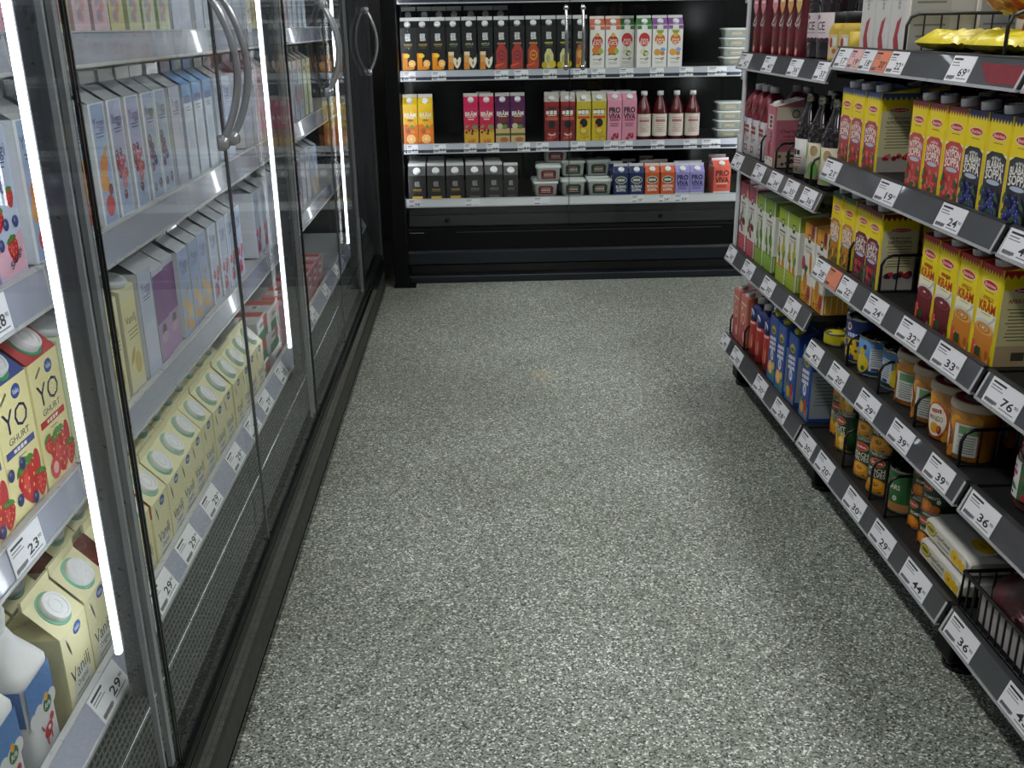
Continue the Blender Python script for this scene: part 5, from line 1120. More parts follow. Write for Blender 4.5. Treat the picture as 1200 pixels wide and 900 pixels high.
# vanilla yoghurt: pale yellow, white round cap on a green ring
def p_van(D, W, H):
    D.ell(W*.12, H*.93, W*.15, H*.05, '2a4f9a', 16); D.text('Valio', W*.12, H*.93, H*.04, 'eef0f4', W*.2)
    D.leaf(-W*.26, H*.86, .034, .005, 1.9, '3a2a1c'); D.ell(0, H*.36, W*.38, H*.24, 'd8d8cf', 20); D.text('Vanilj', 0, H*.60, H*.115, '1c1c1c', W*.72, bold=.0); D.text('Original', W*.02, H*.49, H*.05, '3a3a3a', W*.42); D.lines(-W*.28, W*.28, H*.42, 3, H*.05, '8a8a80', .3); D.leaf(W*.2, H*.12, .03, .006, .8, '3a2a1c')
def s_van(D, W, H): D.rect(-W*.48, 0, W*.48, H, 'd9d0a0'); D.lines(-W*.4, -W*.2, H*.9, 12, H*.07, 'a59c70', .2)
gable('vanilla', .083, .085, .168, .212, .226, 'e6dfb2', 'e3dcb0', p_van, s_van, cap=(.0225, .009, .52), fold='d9d0a0', ring='7db89c')
def s_vanr(D, W, H): D.rect(-W*.48, 0, W*.48, H, 'd9d0a0'); D.rect(-W*.48, H*.86, W*.48, H, 'b03a34'); D.lines(-W*.4, -W*.2, H*.8, 11, H*.07, 'a59c70', .2)
gable('vanilla_red', .083, .085, .168, .212, .226, 'e6dfb2', 'e3dcb0', p_van, s_vanr, cap=(.0225, .009, .52), fold='b04a3c', ring='8fbfa6')
# white milk packs with blue band and big screw cap on a sloping moulded top
def eko():
    mb = MB(); n = 36; a = .0385
    def ring(sa, sb, z, e, cy=0, tl=0): return [Vector((sa*math.copysign(abs(math.cos(t))**e, math.cos(t)), cy+sb*math.copysign(abs(math.sin(t))**e, math.sin(t)), z+tl*math.sin(t))) for t in [2*PI*k/n for k in range(n)]]
    mb.loft([ring(a,a,0,.28), ring(a,a,.145,.28)], 'dcdce0', smooth=False)
    mb.loft([ring(a+.0015,a+.0015,.145,.34), ring(a+.0015,a+.0015,.152,.36), ring(a*.95,a*.95,.164,.42,.002,.006), ring(a*.72,a*.70,.186,.7,.008,.010), ring(.026,.026,.199,1,.012,.008), ring(.0225,.0225,.203,1,.013,.006)], 'e2e2e4')
    D = Dec(mb, (0,-a-.0001,0), (1,0,0), (0,0,1), (0,-1,0), e0=.0004)
    D.rect(-a*.92, .098, a*.92, .144, '4f7ec0'); D.hold = True
    for x, r in ((-.028,.010),(-.012,.013),(.008,.012),(.026,.012)): D.ell(x, .099, r, r*.8, 'dcdce0', 14)
    D.hold = False; D.nxt()
    D.ell(.012, .098, .013, .0105, 'd8d8b8', 18); D.ell(.012, .098, .0118, .0093, '1f5a34', 18); D.ell(.012, .107, .005, .005, 'e8a028', 12); D.text('Arla', .012, .097, .007, 'f0f0ea', .016)
    # red cow drawing
    D.ell(.004, .068, .012, .008, 'c02a34', 14, .3); D.ell(.017, .078, .006, .005, 'c02a34', 12); D.rect(-.004, .052, -.001, .064, 'c02a34'); D.rect(.008, .054, .011, .066, 'c02a34'); D.tubeish = None; D.poly([(-.008,.072),(-.014,.082),(-.012,.083),(-.006,.074)], 'c02a34'); D.ell(.006, .070, .004, .003, 'dcdce0', 10)
    D.text('eko', .004, .034, .020, '6a4a40', .046, bold=.03); D.text('MJÖLK', .004, .017, .007, '6a5a54', .034)
    S2 = Dec(mb, (a+.0001,0,0), (0,1,0), (0,0,1), (1,0,0), e0=.0004); S2.rect(-a*.9, .098, a*.9, .144, '4f7ec0')
    S3 = Dec(mb, (-a-.0001,0,0), (0,-1,0), (0,0,1), (-1,0,0), e0=.0004); S3.rect(-a*.9, .098, a*.9, .144, '4f7ec0')
    cp = MB(); M = Matrix.Translation((0,.013,.202)) @ Matrix.Rotation(.22, 4, 'X')
    cp.lathe([(.0215,0),(.0235,.002),(.0235,.006)]+[(.0232 if k % 2 else .0226, .007+k*.0022) for k in range(7)]+[(.0225,.0235),(.020,.0255),(0,.0255)], 30, 'cap_white', M=M)
    proto('eko_milk', [('body', mb.mesh('body')), ('cap', cp.mesh('cap'))])
eko()
def pk(D, W, H): D.rect(-W*.48, H*.02, W*.48, H*.45, '3f7a54'); D.rect(-W*.48, H*.45, W*.48, H*.98, 'd8d6d8'); D.rect(W*.1, H*.45, W*.48, H*.98, 'c04a44'); D.text('KESO', -W*.1, H*.72, H*.16, '3a4a6a', W*.4)
def boxpack(key, w, d, h, base, pf, topc):
    mb = MB(); mb.box(-w/2, -d/2, 0, w/2, d/2, h, base, bev=.004); D = front(mb, w, d); pf(D, w, h)
    Tp = Dec(mb, (0,0,h), (1,0,0), (0,1,0), (0,0,1)); Tp.rect(-w*.44, -d*.44, w*.44, d*.44, topc); Tp.rect(w*.05, -d*.44, w*.44, d*.44, 'c85048'); Tp.ell(-w*.15, 0, w*.2, d*.18, 'e8e6e4', 16); Tp.text('KESO', -w*.15, 0, d*.12, '4a5a7a', w*.26)
    proto(key, [('box', mb.mesh('box'))])
boxpack('white_pack', .12, .10, .06, 'd4d4d6', pk, 'd6d6da')
def pk2(D, W, H): D.rect(-W*.48, H*.02, W*.48, H*.98, 'c88a98'); D.ell(0, H*.5, W*.3, H*.3, 'e4d4d8', 16); D.text('kvarg', 0, H*.5, H*.2, '8a3a50', W*.4)
boxpack('pink_pack', .11, .10, .07, 'cfa0ac', pk2, 'd8b8c0')

# ================================================================== stocking the dry-goods rack
XF = .888
def R(key, name, cat, fmt, ys, z, depth, group, start=0, fx=XF, jig=.02): row(key, name, cat, fmt, 'R', fx, ys, z+.001, depth, group, start, jig)
zA = dict(b=.158, s2=.472, s3=.782, s4=1.095); zB = dict(b=.158, s2=.408, s3=.625, s4=.873, s5=1.130)
E2 = 'counting from the back chiller'
# far module
G = 'red bottles on the far top shelf'
for i, (k, y, lab) in enumerate([('pouch_pink', 3.31, 'red squash bottle with pink badge against the end upright, far top shelf'), ('pouch_pink', 3.225, 'second red squash bottle with pink badge from the end upright, far top shelf'),
    ('pouch_pink', 3.10, 'red squash bottle with pink badge after the gap, far top shelf'), ('pouch_orange', 3.025, 'red squash bottle with orange badge beside a pink-badged one'),
    ('pouch_orange', 2.95, 'red squash bottle with orange badge in the middle of the badge row'), ('pouch_gold', 2.873, 'red squash bottle with golden badge, last before the dark juice bottles')]):
    place(k, 'squash_bottle', 'bottle', lab, (XF+.035, y, zA['s4']+.001), RZ['R'], G)
R('juice_bottle', 'juice_bottle', 'bottle', '{o} dark juice bottle with pale label on the far top shelf', [2.765, 2.685], zA['s4'], .07, 'dark juice bottles', fx=.891)
place('juice_bottle', 'juice_bottle', 'bottle', 'dark juice bottle standing behind the short yellow sauce bottles', (.99, 2.61, zA['s4']+.001), RZ['R'], 'dark juice bottles')
R('mustard_bottle', 'sauce_bottle', 'bottle', '{o} short yellow sauce bottle with black cap before the dark juice bottles', [2.585, 2.52], zA['s4'], .06, 'short yellow sauce bottles', fx=.888)
place('mustard_bottle', 'sauce_bottle', 'bottle', 'short yellow sauce bottle standing behind the two in front', (.992, 2.53, zA['s4']+.001), RZ['R'], 'short yellow sauce bottles')
G = 'berry drink bottles'
R('berry_bottle', 'berry_bottle', 'bottle', '{o} white-labelled berry bottle from the end upright, above the cherry cartons', [3.32, 3.24, 3.16], zA['s3'], .075, G)
for y, x, l in ((3.20, 1.01, 'berry bottle in the second row behind the white-labelled ones'), (3.13, 1.02, 'berry bottle behind the pink carton, white cap showing'), (2.93, 1.03, 'berry bottle behind the pink carton beside the dark bottles')):
    place('berry_bottle', 'berry_bottle', 'bottle', l, (x, y, zA['s3']+.001), RZ['R'], G)
R('pink_drink', 'drink_carton', 'carton', 'pink drink carton with cream top beside the berry bottles', [3.035], zA['s3'], .085, 'pink drink cartons')
place('pink_drink', 'drink_carton', 'carton', 'second pink drink carton, standing behind the front one', (XF+.135, 3.035, zA['s3']+.001), RZ['R'], 'pink drink cartons')
R('dark_bottle_white', 'dark_bottle', 'bottle', 'dark knobbly bottle with white label beside the pink carton', [2.79], zA['s3'], .076, 'dark knobbly bottles')
place('dark_bottle_white', 'dark_bottle', 'bottle', 'dark knobbly bottle with white label standing in the second row', (XF+.12, 2.84, zA['s3']+.001), RZ['R'], 'dark knobbly bottles')
R('dark_bottle_green', 'dark_bottle', 'bottle', '{o} dark knobbly bottle with green-spotted label', [2.69, 2.575], zA['s3'], .076, 'dark knobbly bottles')
place('dark_bottle_green', 'dark_bottle', 'bottle', 'dark knobbly bottle hidden between the two green-labelled ones', (XF+.125, 2.64, zA['s3']+.001), RZ['R'], 'dark knobbly bottles')
G = 'fruit drink cartons'
R('cherry_drink', 'drink_carton', 'carton', '{o} white cherry drink carton with pink base, next to the end upright', [3.30, 3.185], zA['s2'], .085, G)
R('pear_drink', 'drink_carton', 'carton', '{o} white drink carton with green pears and green base', [3.085, 2.99], zA['s2'], .085, G)
R('green_drink', 'drink_carton', 'carton', '{o} white drink carton with yellow pears and lime base', [2.845, 2.75], zA['s2'], .085, G)
R('mango_drink', 'drink_carton', 'carton', '{o} white drink carton with pineapple and orange base', [2.615, 2.52], zA['s2'], .085, G)
for y, k, l in ((3.085, 'pear_drink', 'green pear carton in the second row behind the first'), (2.80, 'green_drink', 'lime carton in the second row behind the yellow pears'), (2.57, 'mango_drink', 'orange-based carton in the second row behind the pineapples')):
    place(k, 'drink_carton', 'carton', l, (XF+.145, y, zA['s2']+.001), RZ['R'], G)
R('salmon_drink', 'drink_carton', 'carton', '{o} salmon-pink drink carton at the far end of the base shelf', [3.30, 3.21], zA['b'], .085, 'salmon drink cartons')
R('red_squash', 'squash_bottle', 'bottle', '{o} small red squash bottle with dark blue shoulders on the base shelf', [3.115, 3.035, 2.955], zA['b'], .07, 'small red squash bottles')
for i, y in enumerate((3.115, 3.035, 2.955)): place('red_squash', 'squash_bottle', 'bottle', '%s small red squash bottle in the second row of the base shelf' % ORD[i], (XF+.115, y, zA['b']+.001), RZ['R'], 'small red squash bottles')
R('blue_drink_lime', 'drink_carton', 'carton', '{o} blue drink carton with an orange slice on the base shelf', [2.86, 2.77], zA['b'], .085, 'blue drink cartons')
R('blue_drink_mixed', 'drink_carton', 'carton', '{o} blue drink carton with mixed fruit on the base shelf', [2.675, 2.55], zA['b'], .085, 'blue drink cartons')
for i, y in enumerate((2.81, 2.72)): place('blue_drink_lime', 'drink_carton', 'carton', '%s blue drink carton in the second row of the base shelf' % ORD[i], (XF+.145, y, zA['b']+.001), RZ['R'], 'blue drink cartons')
# middle module
G = 'white tall cartons on the top shelf'
R('white_carton', 'white_carton', 'carton', '{o} tall white carton with red swirl on the top shelf', [2.345, 2.26, 2.175], zB['s5'], .15, G, jig=.01)
for i, (x, y) in enumerate(((1.125, 2.31), (1.125, 2.215))): place('white_carton', 'white_carton', 'carton', '%s tall white carton in the second row of the top shelf' % ORD[i], (x, y, zB['s5']+.001), RZ['R'], G)
place('white_carton', 'white_carton', 'carton', 'white carton with dark print beside the red sweets bag', (1.175, 2.07, zB['s5']+.001), RZ['R'], G)
def bagp(key, lab, loc, rot, sc=1):
    o = place(key, 'snack_bag', 'bag', lab, loc, 0, 'snack bags on the top shelf'); o.rotation_euler = rot; o.scale = (sc,)*3; return o
bagp('yellow_bag', 'yellow snack bag lying at the wire divider beside the white cartons', (.985, 2.021, zB['s5']+.002), (0, 0, 1.57))
bagp('yellow_bag', 'yellow snack bag lying under the red fruit bag', (.99, 1.822, zB['s5']+.002), (0, 0, 1.57))
bagp('yellow_bag', 'crumpled yellow snack bag under the dark blue one', (.985, 1.612, zB['s5']+.002), (0, 0, 1.57))
bagp('red_bag', 'clear red fruit sweets bag leaning across the yellow bags', (1.02, 1.90, zB['s5']+.066), (.30, .10, 1.25))
bagp('yellow_bag', 'yellow snack bag standing up behind the wire divider', (1.20, 1.80, zB['s5']+.10), (.0, -1.0, .2))
bagp('blue_bag', 'dark blue snack bag lying over crumpled yellow bags', (1.02, 1.60, zB['s5']+.058), (.1, .12, 1.5))
C1 = 'tall fruit soup cartons'
R('rosehip_blue', 'fruit_soup_carton', 'carton', '{o} yellow rosehip soup carton with blue top', [2.434, 2.352, 2.272], zB['s4'], .088, C1)
R('rosehip_red', 'fruit_soup_carton', 'carton', '{o} yellow rosehip soup carton with red top', [2.018, 1.938, 1.858], zB['s4'], .088, C1)
R('blueberry', 'fruit_soup_carton', 'carton', '{o} yellow blueberry soup carton with dark blue top', [1.778, 1.699, 1.621], zB['s4'], .088, C1)
for i, (k, y) in enumerate((('rosehip_blue', 2.33), ('rosehip_red', 1.99), ('blueberry', 1.75))): place(k, 'fruit_soup_carton', 'carton', ['blue-topped rosehip soup carton in the second row', 'red-topped rosehip soup carton in the second row', 'dark-topped blueberry soup carton in the second row'][i], (XF+.14, y, zB['s4']+.001), RZ['R'], C1)
R('fruit_soup', 'fruit_soup_carton', 'carton', '{o} yellow fruit soup carton with amber panel and green top', [2.432, 2.352], zB['s3'], .088, C1)
R('saft_soup', 'fruit_soup_carton', 'carton', '{o} yellow berry soup carton with maroon panel and top', [2.262, 2.182], zB['s3'], .088, C1)
place('saft_soup', 'fruit_soup_carton', 'carton', 'maroon-panelled berry soup carton standing behind in the second row', (XF+.142, 2.185, zB['s3']+.001), RZ['R'], C1)
R('kram_red', 'kram_carton', 'carton', '{o} yellow fruit-cream carton with dark red berry bowl', [1.90, 1.816], zB['s3'], .088, C1)
R('kram_apricot', 'kram_carton', 'carton', '{o} yellow fruit-cream carton with apricot bowl and spoon', [1.733, 1.65], zB['s3'], .088, C1)
for y, k, l in ((1.88, 'kram_red', 'red berry fruit-cream carton in the second row'), (1.68, 'kram_apricot', 'apricot fruit-cream carton in the second row')): place(k, 'kram_carton', 'carton', l, (XF+.142, y, zB['s3']+.001), RZ['R'], C1)
def T(key, name, lab, x, y, z, g, rz=0): place(key, name, 'can' if 'tin' in name else 'tub', lab, (x, y, z+.001), RZ['R']+rz, g)
T('yellow_tin', 'flat_tin', 'flat yellow tin at the far end of the tin shelf', .925, 2.436, zB['s2'], 'tins of pineapple')
T('pineapple_tin', 'pineapple_tin', 'tall dark blue pineapple tin partly behind another', .968, 2.388, zB['s2'], 'tins of pineapple', .45); T('pineapple_tin', 'pineapple_tin', 'tall dark blue pineapple tin at the front of the tin shelf', .938, 2.30, zB['s2'], 'tins of pineapple', .45)
T('pineapple_tin', 'pineapple_tin', 'tall dark blue pineapple tin in the second row, only lid showing', 1.055, 2.33, zB['s2'], 'tins of pineapple')
T('pineapple_light', 'pineapple_tin', 'wide light blue pineapple tin with printed back panel', .94, 2.205, zB['s2'], 'tins of pineapple', .9); T('pineapple_light', 'pineapple_tin', 'wide light blue pineapple tin behind the wire divider', .958, 2.108, zB['s2'], 'tins of pineapple', .1)
T('pineapple_light', 'pineapple_tin', 'wide light blue pineapple tin in the second row', 1.07, 2.15, zB['s2'], 'tins of pineapple')
for i, (x, y, r) in enumerate(((.948, 2.01, -.5), (.944, 1.914, -.3), (.938, 1.818, .75), (.934, 1.722, -.25))): T('peach_tub', 'fruit_tub', '%s round tub of peach pieces with printed lid from the blue tins' % ORD[i], x, y, zB['s2'], 'tubs of fruit pieces', r)
for i, (x, y) in enumerate(((1.06, 1.765), (1.075, 1.615), (1.055, 1.90))): T('peach_tub', 'fruit_tub', '%s peach tub in the second row behind the wire divider' % ORD[i], x, y, zB['s2'], 'tubs of fruit pieces', .2)
GT = 'tins on the base shelf'
def stack(key, name, desc, x, y, n, h, rz=0):
    for j in range(n): T(key, name, ('%s, lower of the pair' if j == 0 else '%s, upper of the pair') % desc if n > 1 else desc, x, y, zB['b']+.0005+j*(h+.0008), GT, rz+.5+random.uniform(-.12, .12))
stack('cocktail_tin', 'fruit_cocktail_tin', 'fruit cocktail tin beside the blue drink cartons', .965, 2.43-.0, 2, .102); stack('cocktail_tin', 'fruit_cocktail_tin', 'fruit cocktail tin beside the wire divider', .945, 2.33, 2, .102, -.2)
stack('peach_tin', 'peach_halves_tin', 'first peach halves tin after the wire divider', .935, 2.215-.045, 2, .102); stack('peach_tin', 'peach_halves_tin', 'second peach halves tin after the wire divider', .932, 2.082, 2, .102)
stack('pear_tin', 'pear_tin', 'single green pear tin with bare lid', .945, 1.992, 1, .102, -.2); stack('pear_tin', 'pear_tin', 'green pear tin behind the single one', 1.025, 1.966, 2, .102, -.3)
stack('mandarin_tin', 'mandarin_tin', 'small mandarin tin standing by the pears', .955, 1.906, 2, .075); stack('mandarin_tin', 'mandarin_tin', 'small mandarin tin beside the sweetcorn packs', .945, 1.832, 2, .075, -.15)
stack('mandarin_tin', 'mandarin_tin', 'small mandarin tin in the second row', 1.04, 1.852, 2, .075)
for i, (z, dx) in enumerate(((0, 0), (.0465, .006))): place('corn_pack', 'sweetcorn_pack', 'pack', ['lower white shrink-wrapped sweetcorn pack on the base shelf', 'upper white shrink-wrapped sweetcorn pack on the base shelf'][i], (XF+.105+dx, 1.699, zB['b']+.001+z), RZ['R'], 'sweetcorn packs', jig=.01)
# near module
place('beet_bag', 'beetroot_bag', 'bag', 'dark red vacuum bag of cooked beetroot in the wire basket', (1.015, 1.297, .166), RZ['R'], jig=0)
R('red_jar', 'jam_jar', 'jar', '{o} red-lidded jam jar from the shelf joint', [1.500, 1.375, 1.25], zB['s2'], .10, 'red-lidded jam jars', fx=.90, jig=.06)
R('lingon_bottle', 'lingonberry_bottle', 'bottle', '{o} dark lingonberry bottle with red cap from the shelf joint', [1.487, 1.385], zB['s3'], .088, 'lingonberry bottles', fx=.895)
R('blueberry', 'fruit_soup_carton', 'carton', 'blueberry soup carton beyond the shelf joint', [1.50], zB['s4'], .088, C1)

# ================================================================== stocking the back chiller
YF = 4.962
def B(key, name, cat, fmt, xs, z, depth, group, start=0, fy=YF, jig=.02): row(key, name, cat, fmt, 'B', fy, xs, z+.001, depth, group, start, jig)
z1, z2, z3 = .991, .654, .402; d = .069
GJ = 'black juice cartons'; GW = 'white juice cartons'
top = 'on the top row of the back chiller'
B('black_orange', 'juice_carton', 'carton', '{o} black orange-juice carton from the black post, top row', [-.298, -.229, -.158], z1, d, GJ)
B('black_apple', 'juice_carton', 'carton', '{o} black apple-juice carton from the black post, top row', [-.086, -.011, .064], z1, d, GJ)
B('black_red', 'juice_carton', 'carton', '{o} black juice carton with red bottle picture, top row', [.140, .215], z1, d, GJ)
B('black_blood', 'juice_carton', 'carton', 'black juice carton with red bottle and yellow disc, top row', [.290], z1, d, GJ)
B('black_lemon', 'juice_carton', 'carton', '{o} black lemon-juice carton beside the door handles, top row', [.364, .437], z1, d, GJ)
B('black_mango', 'juice_carton', 'carton', 'black mango-juice carton just behind the second door handle', [.512], z1, d, GJ)
for i, x in enumerate([-.298, -.222, -.152, -.080, .0, .07, .142]): place('black_orange' if i < 2 else 'black_apple' if i < 6 else 'black_red', 'juice_carton', 'carton', '%s black juice carton of the second row, only its top showing' % ORD[i], (x, 5.115, z1+.001), 0, GJ).scale = (1, 1, 1.2)
B('white_orange', 'juice_carton', 'carton', '{o} white juice carton with orange fruit, top row', [.592, .667], z1, d, GW)
B('white_apple', 'juice_carton', 'carton', 'white juice carton with red apple standing set back in shade', [.742], z1, d, GW, fy=5.02)
B('white_apple', 'juice_carton', 'carton', 'white juice carton with red apple at the shelf edge', [.815], z1, d, GW)
B('white_pine', 'juice_carton', 'carton', '{o} white juice carton with pineapple, top row', [.889, .963], z1, d, GW)
mid = 'middle row'
GM = 'juice cartons on the middle row'
B('yellow_juice', 'juice_carton', 'carton', '{o} yellow orange-juice carton from the black post, middle row', [-.303, -.230], z2, d, GM)
B('pink_juice', 'juice_carton', 'carton', '{o} bright pink juice carton on the middle row', [-.012, .063], z2, d, GM)
B('purple_juice', 'juice_carton', 'carton', '{o} purple juice carton on the middle row', [.140, .213], z2, d, GM)
B('red_berry_juice', 'juice_carton', 'carton', '{o} dark red berry-juice carton on the middle row', [.377, .455], z2, d, GM)
B('yellow_black_juice', 'juice_carton', 'carton', '{o} yellow and black juice carton on the middle row', [.532, .607], z2, d, GM)
B('pink_proviva', 'juice_carton', 'carton', '{o} pale pink fruit-drink carton on the middle row', [.681, .754], z2, d, GM)
B('red_bottle', 'juice_bottle', 'bottle', '{o} dark red juice bottle with white cap, middle row', [.828, .907, .987, 1.066], z2, .072, 'red juice bottles')
for i, (k, x) in enumerate([('pink_juice', .05), ('red_berry_juice', .42), ('yellow_black_juice', .52), ('pink_proviva', .66), ('pink_proviva', .74)]): place(k, 'juice_carton', 'carton', ['pink juice carton behind the two bright pink ones', 'dark red carton behind the berry-juice pair', 'yellow and black carton behind its pair', 'pale pink carton behind the first pale pink one', 'pale pink carton behind the second pale pink one'][i], (x, 5.085, z2+.001), 0, GM)
GB = 'small cartons on the bottom row'; YB = 4.886
B('small_orange', 'small_carton', 'carton', '{o} short black orange-juice carton from the black post, bottom row', [-.281, -.19, -.097], z3, .083, GB, fy=YB)
B('small_apple', 'small_carton', 'carton', '{o} short black apple-juice carton on the bottom row', [-.003, .09], z3, .083, GB, fy=YB)
B('small_apple_slim', 'small_carton', 'carton', 'slim short black juice carton ending the black bottom row', [.173], z3, .068, GB, fy=YB)
for r_ in range(1, 4):
    for i, x in enumerate([-.281, -.19, -.097, -.003, .09]):
        if (r_ == 3 and i > 1) or (r_ == 2 and i == 3 and False): continue
        place('small_orange' if i < 3 else 'small_apple', 'small_carton', 'carton', '%s short black carton from the post, %s row back' % (ORD[i], ORD[r_]), (x-.002*r_, YB+.042+.088*r_, z3+.001), 0, GB)
def tub(key, lab, x, y, z): return place(key, 'deli_tub', 'tub', lab, (x, y, z+.001), 0, 'deli tubs in the back chiller')
tub('red_tub', 'red-labelled deli tub, lower one beside the black cartons', .343, 4.935, z3); tub('red_tub', 'red-labelled deli tub, upper one nearer the black cartons', .356, 4.938, z3+.074)
tub('red_tub', 'red-labelled deli tub, lower one beside the green labels', .475-.005, 4.985+.045, z3); tub('red_tub', 'red-labelled deli tub, upper one set back behind the first', .40, 5.04, z3+.074*2); tub('red_tub', 'red-labelled deli tub supporting the set-back upper one', .40-.06, 5.045, z3); tub('red_tub', 'red-labelled deli tub in the middle of the set-back pile', .365, 5.045, z3+.074)
tub('green_tub', 'green-labelled deli tub, first at the shelf edge', .478, 4.935, z3); tub('green_tub', 'green-labelled deli tub, second at the shelf edge', .606, 4.935, z3)
tub('green_tub', 'green-labelled deli tub, lower one at the back', .61, 5.04, z3); tub('green_tub', 'green-labelled deli tub, upper one at the back beside the door joint', .485, 5.04, z3+.080); tub('green_tub', 'green-labelled deli tub, upper one at the back beside the blue cartons', .612, 5.045, z3+.080)
B('small_blue', 'small_carton', 'carton', '{o} short dark blue soup carton on the bottom row', [.710, .785], z3, d, GB, fy=YB)
B('small_rosehip', 'small_carton', 'carton', '{o} short orange soup carton on the bottom row', [.862, .937], z3, d, GB, fy=YB)
B('purple_small', 'small_carton', 'carton', '{o} short lilac fruit-drink carton on the bottom row', [1.009, 1.082], z3, d, GB, fy=YB)
place('salmon_small', 'small_carton', 'carton', 'short salmon-red fruit-drink carton turned slightly, bottom row', (1.20, YB+.048, z3+.001), .12, GB)
for i, (k, x, y) in enumerate([('small_blue', .70, 5.02), ('small_blue', .775, 5.10), ('small_rosehip', .86, 5.04), ('small_rosehip', .93, 5.06), ('purple_small', 1.02, 5.0), ('purple_small', 1.09, 5.0), ('small_blue', .66, 5.20), ('small_rosehip', .88, 5.2)]):
    place(k, 'small_carton', 'carton', ['dark blue soup carton behind the first blue one', 'dark blue soup carton two places behind the second', 'orange soup carton behind the first orange one', 'orange soup carton behind the second orange one', 'lilac fruit-drink carton behind the first lilac one', 'lilac fruit-drink carton behind the second lilac one', 'dark blue soup carton at the back of the bottom row', 'orange soup carton at the back of the bottom row'][i], (x, y, z3+.001), 0, GB)
place('salmon_small', 'small_carton', 'carton', 'salmon-red fruit-drink carton behind the turned one', (1.215, 5.06, z3+.001), .05, GB)
for j in range(4): tub('pale_tub', 'pale green deli tub, %s from the bottom of the top-row stack' % ORD[j], 1.262, 5.03, z1+j*.0432).scale = (1, 1, .73)
for j in range(4): tub('pale_tub', 'pale green deli tub, %s from the bottom of the middle-row stack' % ORD[j], 1.25, 5.03, z2+j*.0432).scale = (1, 1, .73)

# ================================================================== stocking the dairy chillers
XL = -.5965
def L(key, name, cat, fmt, ys, z, depth, group, start=0, fx=XL, jig=.015): row(key, name, cat, fmt, 'L', fx, ys, z+.001, depth, group, start, jig)
q0, q1, q2, qd = 1.1955, .9005, .6065, .285
GY = 'yoghurt cartons'
# single-door chiller
L('berry_yog', 'yoghurt_carton', 'carton', '{o} blue berry-yoghurt carton from the light tube, upper shelf', [1.282, 1.198, 1.114, 1.03], q1, .078, GY)
L('yo_red', 'yoghurt_carton', 'carton', 'cream yoghurt carton with red top and strawberry', [1.312], q2, .09, GY); L('yo_blue', 'yoghurt_carton', 'carton', '{o} cream yoghurt carton with blue top', [1.21, 1.11, 1.012], q2, .09, GY)
place('yo_red', 'yoghurt_carton', 'carton', 'red-topped yoghurt carton in the second row', (XL-.145, 1.315, q2+.001), RZ['L'], GY); place('yo_blue', 'yoghurt_carton', 'carton', 'blue-topped yoghurt carton in the second row', (XL-.145, 1.21, q2+.001), RZ['L'], GY)
L('silver_yog', 'yoghurt_carton', 'carton', '{o} silver yoghurt carton on the top shelf of the single-door chiller', [1.06, 1.15], q0, .078, GY)
GV = 'vanilla yoghurt cartons'; XD = -.5525
L('vanilla', 'yoghurt_carton', 'carton', '{o} pale vanilla carton beside the milk packs, deck of the single-door chiller', [1.172, 1.262], qd, .085, GV, fx=XD)
for r_ in (1, 2):
    for i, y in enumerate((1.06, 1.15, 1.24)): place('vanilla', 'yoghurt_carton', 'carton', '%s vanilla carton in the %s row behind the milk packs' % (ORD[i], ['second', 'third'][r_-1]), (XD-.0425-.092*r_, y, qd+.001), RZ['L'], GV)
L('eko_milk', 'milk_pack', 'carton', '{o} white milk pack with red cow and blue band from the vanilla cartons', [1.068, .972, .876], qd+.0, .083, 'white milk packs', fx=XD-.004, jig=.0)
for o in [o for o in bpy.data.objects if o.name.startswith('milk_pack')]: o.scale = (1, 1, 1.13)
# two-door chiller, deck
ys = [1.385+.085*i for i in range(13)]
for i, y in enumerate(ys):
    place('vanilla_red' if i in (0, 2, 4, 6) else 'vanilla', 'yoghurt_carton', 'carton', '%s vanilla carton from the light tube, front row of the long deck' % ORD[i], (XD-.0425+random.uniform(-.003, .003), y, qd+.001), RZ['L']+random.uniform(-.02, .02), GV)
    if i < 12: place('vanilla_red' if i < 2 else 'vanilla', 'yoghurt_carton', 'carton', '%s vanilla carton from the light tube, second row of the long deck' % ORD[i], (XD-.136, y+.005, qd+.001), RZ['L'], GV)
G = 'white packs with green sides'
for i, (x, y, z) in enumerate([(-.63, 2.58, 0), (-.62, 2.72, 0), (-.635, 2.585, .062), (-.625, 2.715, .062), (-.63, 2.60, .124), (-.62, 2.72, .124)]):
    place('white_pack', 'cheese_pack', 'pack', 'white and red cheese pack with green side, %s level, %s column of the deck' % (['lower', 'middle', 'upper'][i//2], ['first', 'second'][i % 2]), (x, y, qd+.001+z), RZ['L'], G)
# third shelf
L('oval_green', 'cream_carton', 'carton', '{o} pale green cream carton with grey oval lid', [1.405, 1.49], q2, .078, 'cream cartons with oval lids'); L('oval_cream', 'cream_carton', 'carton', '{o} pale yellow cream carton with grey oval lid', [1.58, 1.675], q2, .078, 'cream cartons with oval lids')
L('silver_yog', 'yoghurt_carton', 'carton', 'plain silver yoghurt carton between cream and lilac ones', [1.762], q2, .078, GY)
L('lilac_yog', 'yoghurt_carton', 'carton', '{o} lilac yoghurt carton on the third shelf', [1.842, 1.922], q2, .078, GY); L('orange_yog', 'yoghurt_carton', 'carton', '{o} light blue yoghurt carton with orange fruit', [2.006, 2.09, 2.174], q2, .078, GY)
L('rasp_yog', 'yoghurt_carton', 'carton', '{o} pale blue yoghurt carton with red berries', [2.256, 2.338, 2.42, 2.502], q2, .078, GY)
for i, y in enumerate([1.76, 1.85, 1.93, 2.01, 2.09, 2.17]): place('silver_yog', 'yoghurt_carton', 'carton', '%s silver-topped carton in the second row of the third shelf' % ORD[i], (XL-.13, y, q2+.001), RZ['L'], GY)
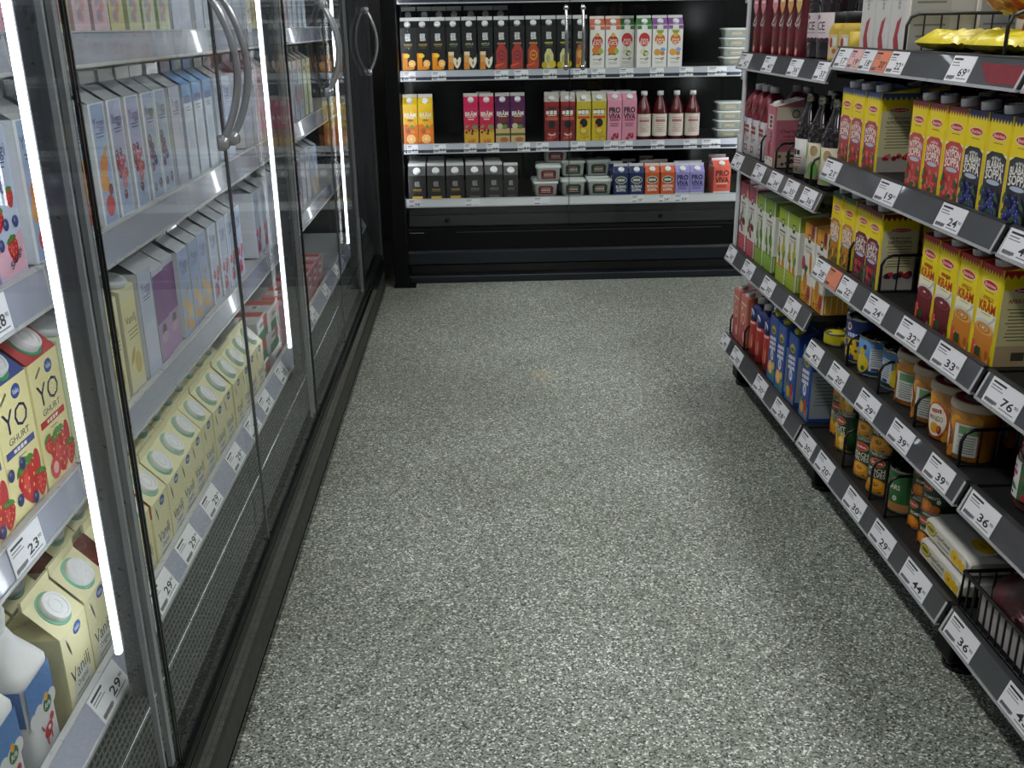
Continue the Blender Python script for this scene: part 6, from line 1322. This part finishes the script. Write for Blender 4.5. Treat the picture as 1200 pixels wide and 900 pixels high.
# second shelf
L('peach_yog', 'yoghurt_carton', 'carton', '{o} silver-topped yoghurt carton with peaches', [1.39, 1.478, 1.566, 1.654], q1, .078, GY); L('redberry_yog', 'yoghurt_carton', 'carton', '{o} silver-topped yoghurt carton with dark red berries', [1.742, 1.83], q1, .078, GY)
L('blueberry_yog', 'yoghurt_carton', 'carton', '{o} silver-topped yoghurt carton with blueberries', [1.918, 2.006], q1, .078, GY); L('silver_yog', 'yoghurt_carton', 'carton', '{o} silver yoghurt carton by the double handle', [2.094], q1, .078, GY)
L('bluetop_milk', 'milk_carton', 'carton', '{o} pale carton with light blue top behind the double handle', [2.185, 2.273, 2.361], q1, .078, GY); L('silver_yog', 'yoghurt_carton', 'carton', '{o} silver yoghurt carton past the blue-topped ones', [2.449, 2.537], q1, .078, GY)
# top shelf
L('berry_yog', 'yoghurt_carton', 'carton', 'pink and blue berry carton first on the top shelf', [1.395], q0, .078, GY); L('pale_yellow', 'yoghurt_carton', 'carton', '{o} pale yellow carton on the top shelf', [1.482, 1.57, 1.83], q0, .078, GY); L('pale_pink', 'yoghurt_carton', 'carton', '{o} pale pink carton on the top shelf', [1.656, 1.743], q0, .078, GY)
L('pale_green', 'yoghurt_carton', 'carton', '{o} pale green carton on the top shelf', [1.917, 2.004, 2.09], q0, .078, GY); L('silver_yog', 'yoghurt_carton', 'carton', '{o} silver carton on the top shelf past the green ones', [2.18, 2.27, 2.36, 2.45], q0, .078, GY)
# hidden-by-reflection chiller
GH = 'cartons in the far chiller'
for sname, z, keys in (('upper', q1, ['silver_yog', 'pale_pink', 'bluetop_milk', 'silver_yog', 'redberry_yog', 'pale_green']), ('lower', q2, ['rasp_yog', 'silver_yog', 'pale_yellow', 'lilac_yog', 'silver_yog', 'orange_yog']), ('top', q0, ['silver_yog', 'pale_yellow', 'silver_yog', 'pale_pink', 'silver_yog', 'bluetop_milk'])):
    for i in range(12):
        place(keys[i//2], 'yoghurt_carton', 'carton', '%s carton from the second light tube, %s shelf of the reflection-covered chiller' % (ORD[i], sname), (XL-.039, 2.74+.1*i, z+.001), RZ['L'], GH)
for i in range(6):
    for j in range(2): place('pink_pack', 'curd_pack', 'pack', '%s pink curd pack from the second light tube, %s level' % (ORD[i], ['lower', 'upper'][j]), (XD-.06, 2.93+.12*i, qd+.001+j*.071), RZ['L'], 'pink curd packs')

S.view_settings.view_transform = 'Standard'; S.view_settings.look = 'None'; S.view_settings.exposure = 0.0; S.view_settings.gamma = 1.0
S.view_settings.use_curve_mapping = False
S.cycles.max_bounces = 8; S.cycles.diffuse_bounces = 3; S.cycles.glossy_bounces = 4; S.cycles.transparent_max_bounces = 24; S.cycles.transmission_bounces = 6
S.cycles.caustics_reflective = False; S.cycles.caustics_refractive = False
